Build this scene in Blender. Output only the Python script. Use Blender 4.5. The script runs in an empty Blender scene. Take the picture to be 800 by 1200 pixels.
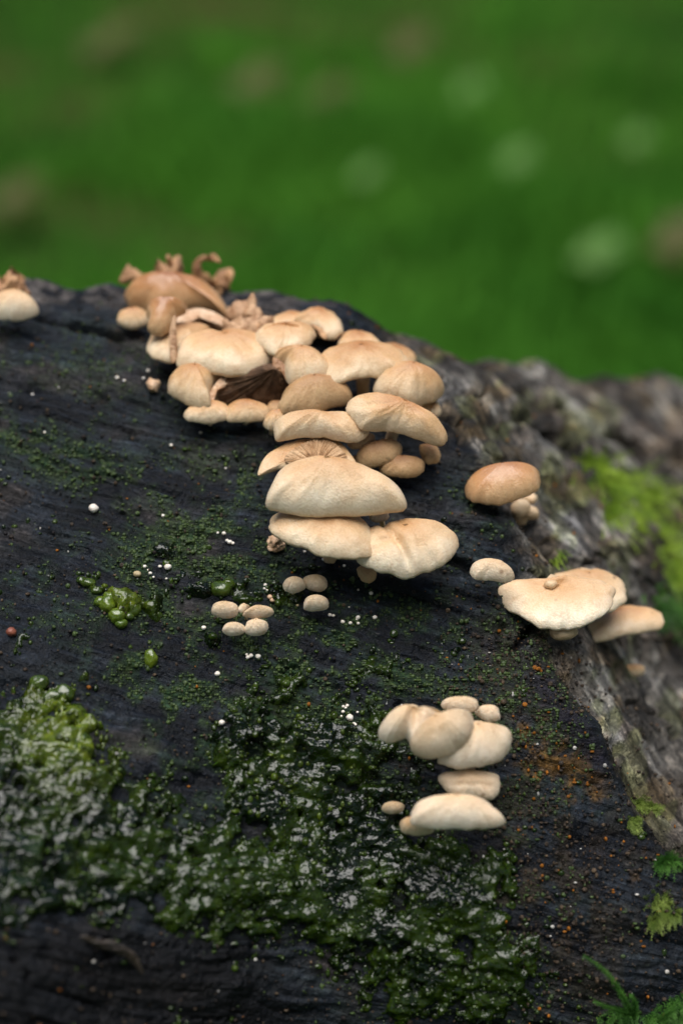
import bpy, math, random
import numpy as np
from mathutils import Vector
from mathutils.bvhtree import BVHTree

random.seed(7); RNG = np.random.default_rng(7)
SC = bpy.context.scene
COL = SC.collection

# ------------------------------------------------------------------ camera, sky, sun, exposure
PITCH = math.radians(25.0)
CAM = np.array([0.0, 0.0, 0.80])
cd = bpy.data.cameras.new('camera'); cam = bpy.data.objects.new('camera', cd); COL.objects.link(cam)
cam.location = CAM; cam.rotation_euler = (math.radians(90) - PITCH, 0, 0)
cd.sensor_fit = 'HORIZONTAL'; cd.sensor_width = 24.0; cd.lens = 60.0
cd.clip_start = 0.02; cd.clip_end = 500
cd.dof.use_dof = True; cd.dof.focus_distance = 0.410; cd.dof.aperture_fstop = 5.0
SC.camera = cam
SUN_EL, SUN_AZ = math.radians(70), math.radians(196)     # azimuth clockwise from +Y
w = bpy.data.worlds.new('World'); SC.world = w; w.use_nodes = True
nt = w.node_tree; sky = nt.nodes.new('ShaderNodeTexSky'); sky.sky_type = 'NISHITA'; sky.sun_disc = False
sky.sun_elevation = SUN_EL; sky.sun_rotation = SUN_AZ; sky.air_density = 1.0; sky.dust_density = 1.2; sky.ozone_density = 1.0
bg = nt.nodes['Background']; nt.links.new(sky.outputs[0], bg.inputs[0]); bg.inputs[1].default_value = 0.09
sl = bpy.data.lights.new('sun', 'SUN'); so = bpy.data.objects.new('sun', sl); COL.objects.link(so)
sl.energy = 2.9; sl.angle = math.radians(58); sl.color = (1.0, 0.972, 0.92)
dv = Vector((math.sin(SUN_AZ) * math.cos(SUN_EL), math.cos(SUN_AZ) * math.cos(SUN_EL), math.sin(SUN_EL)))
so.rotation_euler = dv.to_track_quat('Z', 'Y').to_euler()
SC.view_settings.view_transform = 'Standard'; SC.view_settings.look = 'None'
SC.view_settings.exposure = 1.02; SC.view_settings.gamma = 1.0

# ------------------------------------------------------------------ helpers
RT = np.array([1, 0, 0.]); UP = np.array([0, math.sin(PITCH), math.cos(PITCH)]); FW = np.array([0, math.cos(PITCH), -math.sin(PITCH)])
def W(p):
    """centimetres in the frame (right, up-slope, away) at the viewpoint -> metres in the world"""
    p = np.asarray(p, float)
    return CAM + 0.01 * (p[..., 0:1] * RT + p[..., 1:2] * UP + p[..., 2:3] * FW)
def unW(q):
    q = (np.asarray(q, float) - CAM) * 100
    return np.stack([q @ RT, q @ UP, q @ FW], -1)
FP = 2000.0
def ray(px, py):
    d = np.array([(px - 400) / FP, (600 - py) / FP, 1.0]); return d
def smooth(x, a, b):
    t = np.clip((x - a) / (b - a), 0, 1); return t * t * (3 - 2 * t)
def hsh(ix, iy, seed):
    h = (ix.astype(np.int64) * 374761393 + iy.astype(np.int64) * 668265263 + seed * 1442695041) & 0xffffffff
    h = ((h ^ (h >> 13)) * 1274126177) & 0xffffffff
    h = ((h ^ (h >> 16)) * 2246822519) & 0xffffffff
    return ((h ^ (h >> 15)) & 0xffffff) / float(0xffffff)
def noise(x, y, seed=0):
    x = np.asarray(x, float); y = np.asarray(y, float)
    ix = np.floor(x); iy = np.floor(y); fx = x - ix; fy = y - iy
    fx = fx * fx * fx * (fx * (fx * 6 - 15) + 10); fy = fy * fy * fy * (fy * (fy * 6 - 15) + 10)
    a = hsh(ix, iy, seed); b = hsh(ix + 1, iy, seed); c = hsh(ix, iy + 1, seed); d = hsh(ix + 1, iy + 1, seed)
    return (a + (b - a) * fx) * (1 - fy) + (c + (d - c) * fx) * fy
def fbm(x, y, seed=0, oct=4, gain=.5):
    s = 0; a = 1; t = 0
    for o in range(oct):
        ca, sa = math.cos(o * 1.1), math.sin(o * 1.1)
        s = s + a * noise((x * ca - y * sa) * 2 ** o + 17.3 * o, (x * sa + y * ca) * 2 ** o - 9.1 * o, seed + o * 31); t += a; a *= gain
    return s / t * 2 - 1
def make_mesh(name, v, f, mat, parent=None, base=None, smooth_sh=True, attrs=None, cols=None):
    """v world metres; f (n,3|4) array or list of polygons"""
    v = np.asarray(v, float)
    if base is not None: v = v - base
    me = bpy.data.meshes.new(name)
    if isinstance(f, np.ndarray):
        n, k = f.shape
        me.vertices.add(len(v)); me.vertices.foreach_set('co', v.astype(np.float32).ravel())
        me.loops.add(n * k); me.loops.foreach_set('vertex_index', f.astype(np.int32).ravel())
        me.polygons.add(n); me.polygons.foreach_set('loop_start', np.arange(0, n * k, k, dtype=np.int32))
        me.polygons.foreach_set('loop_total', np.full(n, k, dtype=np.int32)); me.update(calc_edges=True)
    else:
        me.from_pydata([tuple(a) for a in v], [], f); me.update()
    me.polygons.foreach_set('use_smooth', np.full(len(me.polygons), smooth_sh))
    if attrs:
        for k_, a in attrs.items():
            at = me.attributes.new(k_, 'FLOAT', 'POINT'); at.data.foreach_set('value', np.asarray(a, np.float32).ravel())
    if cols:
        for k_, a in cols.items():
            at = me.attributes.new(k_, 'FLOAT_COLOR', 'POINT'); a = np.concatenate([a, np.ones((len(a), 1))], 1)
            at.data.foreach_set('color', a.astype(np.float32).ravel())
    me.materials.append(mat)
    o = bpy.data.objects.new(name, me); COL.objects.link(o)
    if parent is not None: o.parent = parent
    elif base is not None: o.location = base
    return o
def thing(name, label, cat, base, group=None):
    o = bpy.data.objects.new(name, None); COL.objects.link(o); o.location = base; o.empty_display_size = .01
    o['label'] = label; o['category'] = cat
    if group: o['group'] = group
    return o
def tag(o, label, cat, group=None, kind=None):
    o['label'] = label; o['category'] = cat
    if group: o['group'] = group
    if kind: o['kind'] = kind
    return o
def quads(nr, nc, wrap=True):
    r = np.arange(nr - 1)[:, None]; c = np.arange(nc if wrap else nc - 1)[None, :]; c2 = (c + 1) % nc
    return np.stack([r * nc + c, r * nc + c2, (r + 1) * nc + c2, (r + 1) * nc + c], -1).reshape(-1, 4)

# ------------------------------------------------------------------ materials
def mat(name):
    m = bpy.data.materials.new(name); m.use_nodes = True
    return m, m.node_tree, m.node_tree.nodes['Principled BSDF']
def N(nt, typ, **kw):
    n = nt.nodes.new(typ)
    for k, v in kw.items():
        if k in n.inputs: n.inputs[k].default_value = v
        else: setattr(n, k, v)
    return n
def ramp(nt, src, stops):
    r = nt.nodes.new('ShaderNodeValToRGB'); el = r.color_ramp.elements
    el[0].position, el[0].color = stops[0][0], (*stops[0][1], 1)
    el[1].position, el[1].color = stops[-1][0], (*stops[-1][1], 1)
    for p, c in stops[1:-1]:
        e = el.new(p); e.color = (*c, 1)
    nt.links.new(src, r.inputs[0]); return r.outputs[0]
def mixc(nt, f, a, b, mode='MIX'):
    m = nt.nodes.new('ShaderNodeMix'); m.data_type = 'RGBA'; m.blend_type = mode
    for i, v in ((0, f), (6, a), (7, b)):
        if isinstance(v, (int, float)): m.inputs[i].default_value = v
        elif isinstance(v, tuple): m.inputs[i].default_value = (*v, 1)
        else: nt.links.new(v, m.inputs[i])
    return m.outputs[2]
def math_(nt, op, a, b=0.0):
    m = nt.nodes.new('ShaderNodeMath'); m.operation = op
    for i, v in ((0, a), (1, b)):
        if isinstance(v, (int, float)): m.inputs[i].default_value = v
        else: nt.links.new(v, m.inputs[i])
    return m.outputs[0]
def bump(nt, h, dist, strength=1.0, prev=None):
    b = nt.nodes.new('ShaderNodeBump'); b.inputs['Strength'].default_value = strength; b.inputs['Distance'].default_value = dist
    nt.links.new(h, b.inputs['Height'])
    if prev is not None: nt.links.new(prev, b.inputs['Normal'])
    return b.outputs[0]
def noisen(nt, co, scale, detail=3, rough=.55):
    n = N(nt, 'ShaderNodeTexNoise'); n.inputs['Scale'].default_value = scale; n.inputs['Detail'].default_value = detail
    n.inputs['Roughness'].default_value = rough; nt.links.new(co, n.inputs['Vector']); return n.outputs['Fac']

def cap_material(name, centre, mid, margin, rough=.5, coat=0.0, grain=1.0):
    m, t, b = mat(name)
    co = t.nodes.new('ShaderNodeTexCoord').outputs['Object']
    at = N(t, 'ShaderNodeAttribute', attribute_name='rad').outputs['Fac']
    n1 = noisen(t, co, 160, 3); n2 = noisen(t, co, 2300, 3); n3 = noisen(t, co, 420, 2)
    f = math_(t, 'ADD', at, math_(t, 'MULTIPLY', math_(t, 'SUBTRACT', n1, .5), .7))
    c = ramp(t, f, [(0.05, centre), (.62, mid), (1.0, margin)])
    c = mixc(t, ramp(t, n2, [(.3, (.0, .0, .0)), (.7, (1, 1, 1))]), mixc(t, 1.0, c, (.84, .80, .74), 'MULTIPLY'), c)
    sp = ramp(t, n3, [(.60, (0, 0, 0)), (.74, (1, 1, 1))])
    c = mixc(t, math_(t, 'MULTIPLY', sp, .28), c, (.42, .24, .11))
    v = N(t, 'ShaderNodeTexVoronoi'); v.inputs['Scale'].default_value = 95; t.links.new(co, v.inputs['Vector'])
    dirt = ramp(t, v.outputs['Distance'], [(.03, (1, 1, 1)), (.07, (0, 0, 0))])
    c = mixc(t, math_(t, 'MULTIPLY', dirt, .65), c, (.16, .08, .04))
    rnd = t.nodes.new('ShaderNodeObjectInfo').outputs['Random']
    c = mixc(t, 1.0, c, ramp(t, rnd, [(0, (.84, .76, .66)), (.5, (.97, .94, .90)), (1, (1.04, 1.03, 1.02))]), 'MULTIPLY')
    patch = noisen(t, co, 75, 3); c = mixc(t, math_(t, 'MULTIPLY', ramp(t, patch, [(.54, (0, 0, 0)), (.68, (1, 1, 1))]), .32), c, (.46, .24, .10))
    t.links.new(c, b.inputs['Base Color']); b.inputs['Roughness'].default_value = rough
    b.inputs['Subsurface Weight'].default_value = .12; b.inputs['Subsurface Radius'].default_value = (.003, .0016, .0008); b.inputs['Subsurface Scale'].default_value = .6
    b.inputs['Coat Weight'].default_value = coat; b.inputs['Coat Roughness'].default_value = .25
    nb = bump(t, n2,  .00020 * grain, 1.0); nb = bump(t, n3, .0004 * grain, .35, nb)
    nb = bump(t, noisen(t, co, 150, 1), .0006, .35, nb)
    t.links.new(nb, b.inputs['Normal'])
    return m
M_cream = cap_material('cream_cap', (.54, .30, .13), (.76, .56, .36), (.87, .79, .64))
M_tan = cap_material('tan_cap', (.46, .22, .085), (.67, .44, .24), (.81, .68, .50), .45)
M_brown = cap_material('brown_wet_cap', (.36, .15, .05), (.55, .29, .13), (.68, .46, .27), .33, .35)
M_pale = cap_material('pale_cap', (.70, .48, .28), (.82, .67, .50), (.86, .79, .68), .6, 0, 1.2)
M_buff = cap_material('shaded_buff_cap', (.36, .18, .075), (.52, .33, .17), (.62, .45, .27), .55)  # darker cap colours for the shaded tiers, their shade put into the colour

def simple(name, c1, c2, scale, rough=.6, bd=.0004, sss=0.0, coat=0.0):
    m, t, b = mat(name); co = t.nodes.new('ShaderNodeTexCoord').outputs['Object']
    n = noisen(t, co, scale, 4); t.links.new(ramp(t, n, [(.3, c1), (.7, c2)]), b.inputs['Base Color'])
    b.inputs['Roughness'].default_value = rough; b.inputs['Coat Weight'].default_value = coat
    if sss: b.inputs['Subsurface Weight'].default_value = sss; b.inputs['Subsurface Radius'].default_value = (.002, .0015, .0008)
    t.links.new(bump(t, noisen(t, co, scale * 3, 3), bd, .8), b.inputs['Normal']); return m
M_gill = simple('gills', (.16, .08, .035), (.34, .19, .09), 500, .7)
M_darkgill = simple('dark_gills', (.06, .03, .014), (.17, .09, .045), 500, .7)  # darker brown gill colours for the open gill face
M_palegill = simple('pale_gills', (.34, .19, .09), (.62, .43, .26), 500, .7)
M_flesh = simple('torn_flesh', (.50, .28, .15), (.74, .54, .37), 400, .55, .0005, .1)
M_dry = simple('dried_mushroom', (.22, .10, .045), (.55, .31, .15), 260, .55, .001)
M_stem = simple('stem', (.52, .34, .19), (.72, .54, .35), 400, .6)
M_white = simple('white_bead', (.66, .58, .5), (.85, .8, .72), 900, .45, .0003, .15)
M_tanbead = simple('tan_bead', (.36, .27, .14), (.5, .4, .24), 900, .45, .0003)
M_redbead = simple('red_bead', (.16, .045, .03), (.28, .09, .05), 900, .4, .0003)
M_strip = simple('bark_strip', (.30, .15, .07), (.62, .40, .24), 300, .6, .0008)
M_twig = simple('twig', (.012, .009, .008), (.045, .032, .022), 300, .55, .0008)

# wood: pigment comes from the mesh, grain and fine relief from nodes
def wood_material(name, wet, spots):
    m, t, b = mat(name)
    col = N(t, 'ShaderNodeAttribute', attribute_name='pigment').outputs['Color']
    gr = N(t, 'ShaderNodeAttribute', attribute_name='grain').outputs['Color']
    co = t.nodes.new('ShaderNodeTexCoord').outputs['Object']
    gn = noisen(t, gr, 1.0, 5, .62)
    fn = noisen(t, co, 900, 4, .65); mn = noisen(t, co, 260, 4, .6)
    c = mixc(t, 1.0, col, ramp(t, gn, [(.30, (.20, .20, .22)), (.5, (.8, .8, .8)), (.70, (2.2, 2.15, 2.1))]), 'MULTIPLY')
    c = mixc(t, 1.0, c, ramp(t, fn, [(.3, (.45, .45, .45)), (.55, (1.0, 1.0, 1.0)), (.72, (2.1, 2.0, 1.9))]), 'MULTIPLY')
    c = mixc(t, math_(t, 'MULTIPLY', ramp(t, fn, [(.68, (0, 0, 0)), (.74, (1, 1, 1))]), spots), c, (.24, .22, .20))
    t.links.new(c, b.inputs['Base Color'])
    t.links.new(ramp(t, mn, [(.35, (wet, wet, wet)), (.65, (wet + .3,) * 3)]), b.inputs['Roughness'])
    b.inputs['Specular IOR Level'].default_value = .16
    nb = bump(t, gn, .0010, .8); nb = bump(t, mn, .0016, .8, nb); nb = bump(t, fn, .0007, .9, nb)
    t.links.new(nb, b.inputs['Normal']); return m
M_wood = wood_material('wet_bare_wood', .30, .25)
M_bark = wood_material('grey_weathered_bark', .50, .5)

def algae_material():
    m, t, b = mat('jelly_algae')
    co = t.nodes.new('ShaderNodeTexCoord').outputs['Object']
    col = N(t, 'ShaderNodeAttribute', attribute_name='pigment').outputs['Color']
    n = noisen(t, co, 420, 4)
    c = mixc(t, 1.0, col, ramp(t, n, [(.3, (.35, .4, .4)), (.52, (1, 1, 1)), (.75, (2.2, 1.9, 1.2))]), 'MULTIPLY')
    t.links.new(c, b.inputs['Base Color'])
    b.inputs['Roughness'].default_value = .17; b.inputs['Specular IOR Level'].default_value = .36
    b.inputs['Coat Weight'].default_value = .05; b.inputs['Coat Roughness'].default_value = .16
    b.inputs['Subsurface Weight'].default_value = .25; b.inputs['Subsurface Radius'].default_value = (.0015, .003, .0006); b.inputs['Subsurface Scale'].default_value = 1
    nb = bump(t, noisen(t, co, 330, 2), .0014, .7); nb = bump(t, noisen(t, co, 900, 2), .0004, .6, nb)
    t.links.new(nb, b.inputs['Normal']); t.links.new(nb, b.inputs['Coat Normal']); return m
M_alg = algae_material()
M_film = simple('algae_crumbs', (.010, .022, .006), (.050, .085, .012), 900, .45)
def leaf_material(name, c1, c2, scale, rough=.5, trans=.3):
    m, t, b = mat(name); co = t.nodes.new('ShaderNodeTexCoord').outputs['Object']
    t.links.new(ramp(t, noisen(t, co, scale, 3), [(.35, c1), (.65, c2)]), b.inputs['Base Color'])
    b.inputs['Roughness'].default_value = rough; b.inputs['Specular IOR Level'].default_value = .2
    tr = t.nodes.new('ShaderNodeBsdfTranslucent'); t.links.new(ramp(t, noisen(t, co, scale, 3), [(.35, c1), (.65, c2)]), tr.inputs[0])
    mx = t.nodes.new('ShaderNodeMixShader'); mx.inputs[0].default_value = trans
    t.links.new(b.outputs[0], mx.inputs[1]); t.links.new(tr.outputs[0], mx.inputs[2]); t.links.new(mx.outputs[0], t.nodes['Material Output'].inputs[0])
    return m
M_moss = leaf_material('yellow_green_moss', (.14, .26, .018), (.40, .54, .06), 120)
M_darkmoss = leaf_material('dark_moss', (.03, .10, .015), (.10, .24, .04), 200)
M_palemoss = leaf_material('pale_moss', (.10, .16, .025), (.28, .36, .08), 300)
M_grass = leaf_material('grass_blades', (.032, .138, .009), (.084, .25, .020), 1.6, .85, .4)
M_leafpale = leaf_material('fallen_leaf_pale', (.08, .19, .04), (.13, .24, .06), 30)
M_leafbrown = leaf_material('fallen_leaf_brown', (.06, .075, .02), (.10, .09, .03), 30)

# ------------------------------------------------------------------ the fallen log
def axis(parts):
    out = []
    for a, b, st in parts: out += list(np.arange(a, b, st))
    return np.array(out + [parts[-1][1]])
U = axis([(-90, -20, 5), (-20, -11, .5), (-11, 12.5, .055), (12.5, 26, .4), (26, 95, 5)])
S = axis([(-86, -24, 3), (-24, -14, .5), (-14, 11.5, .055), (11.5, 20, .5), (20, 80, 4)])
nu, ns = len(U), len(S)
UU, SS = np.meshgrid(U, S)                     # rows: s, cols: u
def crest(u): return 7.12 - 1.9 * smooth(u, -1.3, 1.9) + .16 * np.sin(u * 1.3) + .12 * np.sin(u * 2.9 + 1)
phi0 = math.radians(24)
k = np.where(SS < -8.3, 1 / 8.5, np.where(SS < 3, 1 / 28., 1 / 28. ))
CR = crest(UU)
kk = np.where(SS > CR, 1 / 2.6, k)
ds = np.diff(S)
PH = np.zeros_like(SS); i0 = int(np.argmin(abs(S)))
PH[i0] = phi0
for i in range(i0 + 1, ns): PH[i] = np.minimum(PH[i - 1] + kk[i] * ds[i - 1], math.radians(152))
for i in range(i0 - 1, -1, -1): PH[i] = np.maximum(PH[i + 1] - kk[i] * ds[i], math.radians(-28))
Y = np.zeros_like(SS); Z = np.zeros_like(SS); Y[i0] = -.84; Z[i0] = 42
for i in range(i0 + 1, ns): Y[i] = Y[i - 1] + np.cos(PH[i]) * ds[i - 1]; Z[i] = Z[i - 1] + np.sin(PH[i]) * ds[i - 1]
for i in range(i0 - 1, -1, -1): Y[i] = Y[i + 1] - np.cos(PH[i]) * ds[i]; Z[i] = Z[i + 1] - np.sin(PH[i]) * ds[i]
ridge = np.interp(SS, [-20, -11.5, -7.3, -5.4, -3.4, 0, 4.2, 6.4, 9], [12, 9.6, 7.9, 6.5, 5.2, 4.3, 2.7, 1.2, .4])
dr = UU - ridge + .35 * fbm(UU * .4, SS * .8, 91, 3)
sp = np.log1p(np.exp(np.clip(dr / .45, -30, 30))) * .45
rec = 1.55 * np.minimum(sp, 7) + .55 * np.clip(sp - 7, 0, 60)
rec = rec * smooth(SS, -14, -6) * .65 + rec * .35
Z = Z + rec; Y = Y - .005 * np.minimum(rec, 14)
bul = smooth(-UU, -1, 10) * smooth(-SS, -1, 11)
Z = Z - 4.8 * bul
# taper both ends of the log so that it closes
endt = smooth(np.abs(UU), 78, 95)
X = UU.copy()
P = np.stack([X, Y, Z], -1)
def normals(P):
    a = np.gradient(P, axis=1); b = np.gradient(P, axis=0)
    n = np.cross(a, b); n /= np.linalg.norm(n, axis=-1, keepdims=True) + 1e-12
    return n
NR = normals(P)
if NR[i0, nu // 2, 2] > 0: NR = -NR
# forms: broad lumps, stepped ledge at the ridge, grain ridges, cracks
g1 = math.radians(-17)
def rot(u, s, a): return u * math.cos(a) + s * math.sin(a), -u * math.sin(a) + s * math.cos(a)
wob = .5 * fbm(UU * .25, SS * .25, 5, 3)
ga, gb = rot(UU, SS + wob, g1)
barkm = smooth(dr + .35 * fbm(UU * 2, SS * 2, 93, 3), -.25, .45)
h = .28 * fbm(UU * .3, SS * .45, 11, 3)
left = .13 * fbm(ga * .3, gb * 2.8, 21, 4) + .075 * fbm(ga * .9, gb * 8, 23, 3) + .05 * fbm(UU * 4, SS * 4, 25, 3)
crk = fbm(ga * .22, gb * 1.3, 41, 3); left -= .22 * smooth(-np.abs(crk), -.035, 0) * smooth(fbm(UU * .3, SS * .3, 43, 2), .0, .3)
ba, bb = rot(UU * 1.7, SS + .4 * fbm(UU * .5, SS * .5, 51, 3), math.radians(-38))
right = .30 * fbm(ba * .22, bb * 1.3, 61, 4, .55) + .05 * fbm(UU * 3, SS * 2.5, 63, 4, .6)
crk2 = fbm(ba * .28, bb * .8, 71, 3); right -= .55 * smooth(-np.abs(crk2), -.05, 0)
hf = h + left * (1 - barkm) + right * barkm
hf -= .38 * smooth(dr, -.02, .16) * smooth(-SS, 1.0, 3.5)               # the slab edge
hf += .20 * np.exp(-((dr + .35) / .35) ** 2) * smooth(-SS, 2, 4)
# the small rotten hollow under the slab edge and the cracks by the right hand caps
Q = P[..., 0] / P[..., 2] * FP + 400; R = 600 - P[..., 1] / P[..., 2] * FP      # where each point lies, in units of the view
def blob(cx, cy, rx, ry, a=0, soft=1.0):
    c, s = math.cos(math.radians(a)), math.sin(math.radians(a)); x = Q - cx; y = R - cy
    return np.exp(-(((x * c + y * s) / rx) ** 2 + ((-x * s + y * c) / ry) ** 2) * soft)
def seg(x0, y0, x1, y1, wd, wav=6):
    L = math.hypot(x1 - x0, y1 - y0); tx, ty = (x1 - x0) / L, (y1 - y0) / L
    al = (Q - x0) * tx + (R - y0) * ty; ac = -(Q - x0) * ty + (R - y0) * tx + wav * fbm(al / 22., al * 0 + 3.3, int(x0), 3)
    return np.exp(-(ac / wd) ** 2) * smooth(al, -8, 12) * smooth(-al, -L - 8, -L + 12)
front = (PH < math.radians(95))
cracks = np.maximum.reduce([seg(515, 655, 560, 668, 5), seg(605, 600, 670, 665, 6), seg(742, 960, 800, 1000, 9), seg(505, 470, 545, 520, 5),
                            seg(560, 430, 800, 545, 6), seg(600, 480, 700, 545, 5), seg(40, 370, 145, 398, 4), seg(600, 760, 640, 720, 5)]) * front
hf -= .40 * cracks
moundcrest = blob(120, 345, 30, 8) * .12
hf += moundcrest * front
rough_ = np.clip(blob(650, 1030, 130, 150) + .8 * blob(620, 830, 50, 80) + .6 * blob(480, 760, 120, 50), 0, 1) * front * (1 - barkm)
hf += rough_ * (.10 * fbm(UU * 3.5, SS * 3.5, 141, 4, .65) - left * .6)
hf *= smooth(-np.abs(UU), -90, -60) * smooth(SS, -80, -40)
PD = P + NR * hf[..., None]
PD[..., 2] += 0
# close the ends
midp = np.array([0, -30, 62.])
PD[:, 0, 1:] = midp[1:]; PD[:, -1, 1:] = midp[1:] + np.array([0, 18])
def front_noise(): pass
# pigments
def C(r, g, b): return np.array([r, g, b], float)
def lerp(a, b, m): return a * (1 - m[..., None]) + b * m[..., None]
n_a = fbm(ga * .5, gb * 1.6, 101, 4) * .5 + .5; n_b = fbm(UU * .55, SS * .8, 103, 4) * .5 + .5; n_c = fbm(UU * 2.5, SS * 2.5, 105, 4) * .5 + .5
pig = lerp(C(.012, .013, .017), C(.040, .043, .050), smooth(n_a, .3, .7))
pig = lerp(pig, C(.085, .060, .048), .85 * smooth(n_b, .55, .75) * smooth(n_a, .35, .6))
film = np.clip(blob(100, 545, 70, 22, 15) + blob(30, 520, 60, 20, 35) * .7 + blob(230, 650, 90, 60) + blob(250, 560, 80, 40) * .5 + blob(150, 720, 90, 60) * .6 + blob(480, 760, 150, 60) * .8
    + blob(620, 850, 60, 60) * .9 + blob(330, 850, 160, 160) * .9 + blob(100, 450, 120, 70) * .35 + blob(560, 600, 50, 40) * .5 + blob(40, 700, 50, 40) * .4
    + blob(560, 1050, 160, 200) * .5 + blob(180, 790, 60, 40) * .7, 0, 1)
film = film * smooth(n_c * .6 + n_a * .4, .40, .62)
pig = lerp(pig, C(.030, .062, .018), film * .95)
pig = lerp(pig, C(.085, .10, .02), .6 * film * smooth(fbm(UU * 6, SS * 6, 107, 3), .15, .5))
brownr = np.clip(blob(640, 1050, 130, 140) + blob(610, 820, 50, 90), 0, 1)
pig = lerp(pig, C(.075, .040, .024), .7 * brownr * smooth(n_c, .4, .65))
rust = np.clip(blob(655, 895, 65, 40, 20) + .45 * blob(620, 830, 40, 40) + .35 * blob(750, 1020, 50, 60) + .25 * blob(690, 1000, 90, 130), 0, 1)
rust = smooth(rust * (fbm(UU * 3.5, SS * 3.5, 109, 4) * .5 + .55), .32, .50)
pig = lerp(pig, C(.34, .15, .03), rust * .6)
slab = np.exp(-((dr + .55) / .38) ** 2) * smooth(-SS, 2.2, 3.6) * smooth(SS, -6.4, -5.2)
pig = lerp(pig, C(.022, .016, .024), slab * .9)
bk = lerp(C(.055, .048, .042), C(.19, .18, .165), smooth(fbm(ba * .5, bb * 1.6, 111, 5, .6), -.15, .4))
bk = lerp(bk, C(.26, .26, .27), .6 * smooth(fbm(UU * 1.3, SS * 1.3, 113, 4), .08, .35) * np.clip(blob(570, 510, 60, 60) + blob(700, 850, 70, 70) + blob(640, 600, 60, 60), 0, 1))
bk = lerp(bk, C(.022, .020, .019), smooth(-fbm(UU * .9, SS * .9, 115, 4), .05, .35) * .8)
bk = lerp(bk, C(.15, .10, .04), .4 * smooth(fbm(UU * 1.1 + 5, SS * 1.1, 117, 4), .12, .35))
bk = lerp(bk, C(.11, .085, .07), .5 * smooth(fbm(UU * .8 + 9, SS * .8, 119, 3), .1, .35))
bk = lerp(bk, C(.13, .15, .05), .35 * smooth(fbm(UU * 1.2 + 15, SS * 1.2, 121, 3), .15, .35))
lowr = np.clip(blob(760, 1050, 90, 130), 0, 1); bk = lerp(bk, C(.045, .034, .024), lowr * .8)
bk = bk * lerp(C(.62, .60, .58), C(1.75, 1.75, 1.72), smooth(fbm(ba * .22, bb * 2.4, 131, 4), -.25, .3))
pig = pig * .46 * np.array([.82, 1.0, 1.22])
low_shade = front * smooth(R, 1040, 1130) * smooth(-Q, -420, -250)  # shade of the log's lower left, put into the pigment as near-black
pig = lerp(pig, C(.004, .004, .005), low_shade * .85)
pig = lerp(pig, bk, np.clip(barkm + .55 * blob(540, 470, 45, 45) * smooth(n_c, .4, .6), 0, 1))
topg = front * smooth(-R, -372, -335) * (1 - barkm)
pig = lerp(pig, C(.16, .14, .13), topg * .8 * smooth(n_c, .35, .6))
pig = lerp(pig, C(.006, .006, .007), np.clip(cracks, 0, 1) * .8)
grn = np.stack([ga * .9, gb * 9, ga * 0], -1)
grn2 = np.stack([ba * 1.4, bb * 5, ba * 0], -1)
grn = lerp(grn, grn2, barkm)
PW = W(PD)
logbase = np.array([0.0, 0.55, 0.0])
PW[..., 2] = np.maximum(PW[..., 2], -.03)
lg = thing('fallen_log', 'huge fallen log of dark wet wood, grey bark at right, carrying all the mushrooms', 'log', logbase)
F = quads(ns, nu, False); fm = barkm.ravel()[F].mean(1) > .5
# normals should face out
def sub(name, F, m):
    idx = np.unique(F); mp = np.full(ns * nu, -1); mp[idx] = np.arange(len(idx))
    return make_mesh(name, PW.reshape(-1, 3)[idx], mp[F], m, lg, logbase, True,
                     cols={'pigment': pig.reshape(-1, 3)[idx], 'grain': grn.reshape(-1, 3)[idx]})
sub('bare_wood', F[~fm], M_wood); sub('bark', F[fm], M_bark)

# ray queries against the log, frame centimetres
iu = np.where((U > -16) & (U < 22))[0][::3]; is_ = np.where((S > -20) & (S < 16))[0][::3]
subP = PD[np.ix_(is_, iu)]
BV = BVHTree.FromPolygons([Vector(p) for p in subP.reshape(-1, 3)], quads(len(is_), len(iu), False).tolist())
def hit(px, py):
    for k_ in range(60):
        d = Vector(ray(px, py + k_ * 2.0)); loc, nr, i, ds_ = BV.ray_cast(Vector((0, 0, 0)), d.normalized())
        if loc is not None:
            if k_: # beyond the crest: stay on the requested line of sight at that depth
                return np.array(ray(px, py)) * loc.z, np.array(nr)
            n_ = np.array(nr)
            return np.array(loc), n_
    return np.array(ray(px, py)) * 46, np.array([0, .5, -.8])
def outn(n): return n if n[2] < 0 else -n

# ------------------------------------------------------------------ outlines
def catmull(pts, n, closed=True):
    p = np.asarray(pts, float); m = len(p); out = []
    rng = range(m if closed else m - 1)
    for i in rng:
        if closed: a, b, c, d = p[i - 1], p[i], p[(i + 1) % m], p[(i + 2) % m]
        else: a, b, c, d = p[max(i - 1, 0)], p[i], p[i + 1], p[min(i + 2, m - 1)]
        for t in np.linspace(0, 1, 14, endpoint=False):
            out.append(.5 * (2 * b + (c - a) * t + (2 * a - 5 * b + 4 * c - d) * t * t + (3 * b - a - 3 * c + d) * t ** 3))
    if not closed: out.append(p[-1])
    out = np.array(out)
    q = np.vstack([out, out[:1]]) if closed else out
    L = np.r_[0, np.cumsum(np.linalg.norm(np.diff(q, axis=0), axis=1))]
    tt = np.linspace(0, L[-1], n, endpoint=not closed)
    return np.stack([np.interp(tt, L, q[:, j]) for j in range(p.shape[1])], -1)
VIEWS = {1: (120, 280, 800 / 300), 2: (290, 350, 800 / 270), 3: (290, 480, 800 / 270), 4: (530, 520, 800 / 270), 5: (420, 800, 4.0),
         6: (0, 290, 800 / 220), 7: (220, 620, 800 / 240), 8: (0, 500, 800 / 300), 9: (250, 750, 800 / 210), 0: (0, 0, 1.0)}
def pp(v, pts):
    x0, y0, s = VIEWS[v]; return [(x0 + a / s, y0 + b / s) for a, b in pts]

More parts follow.
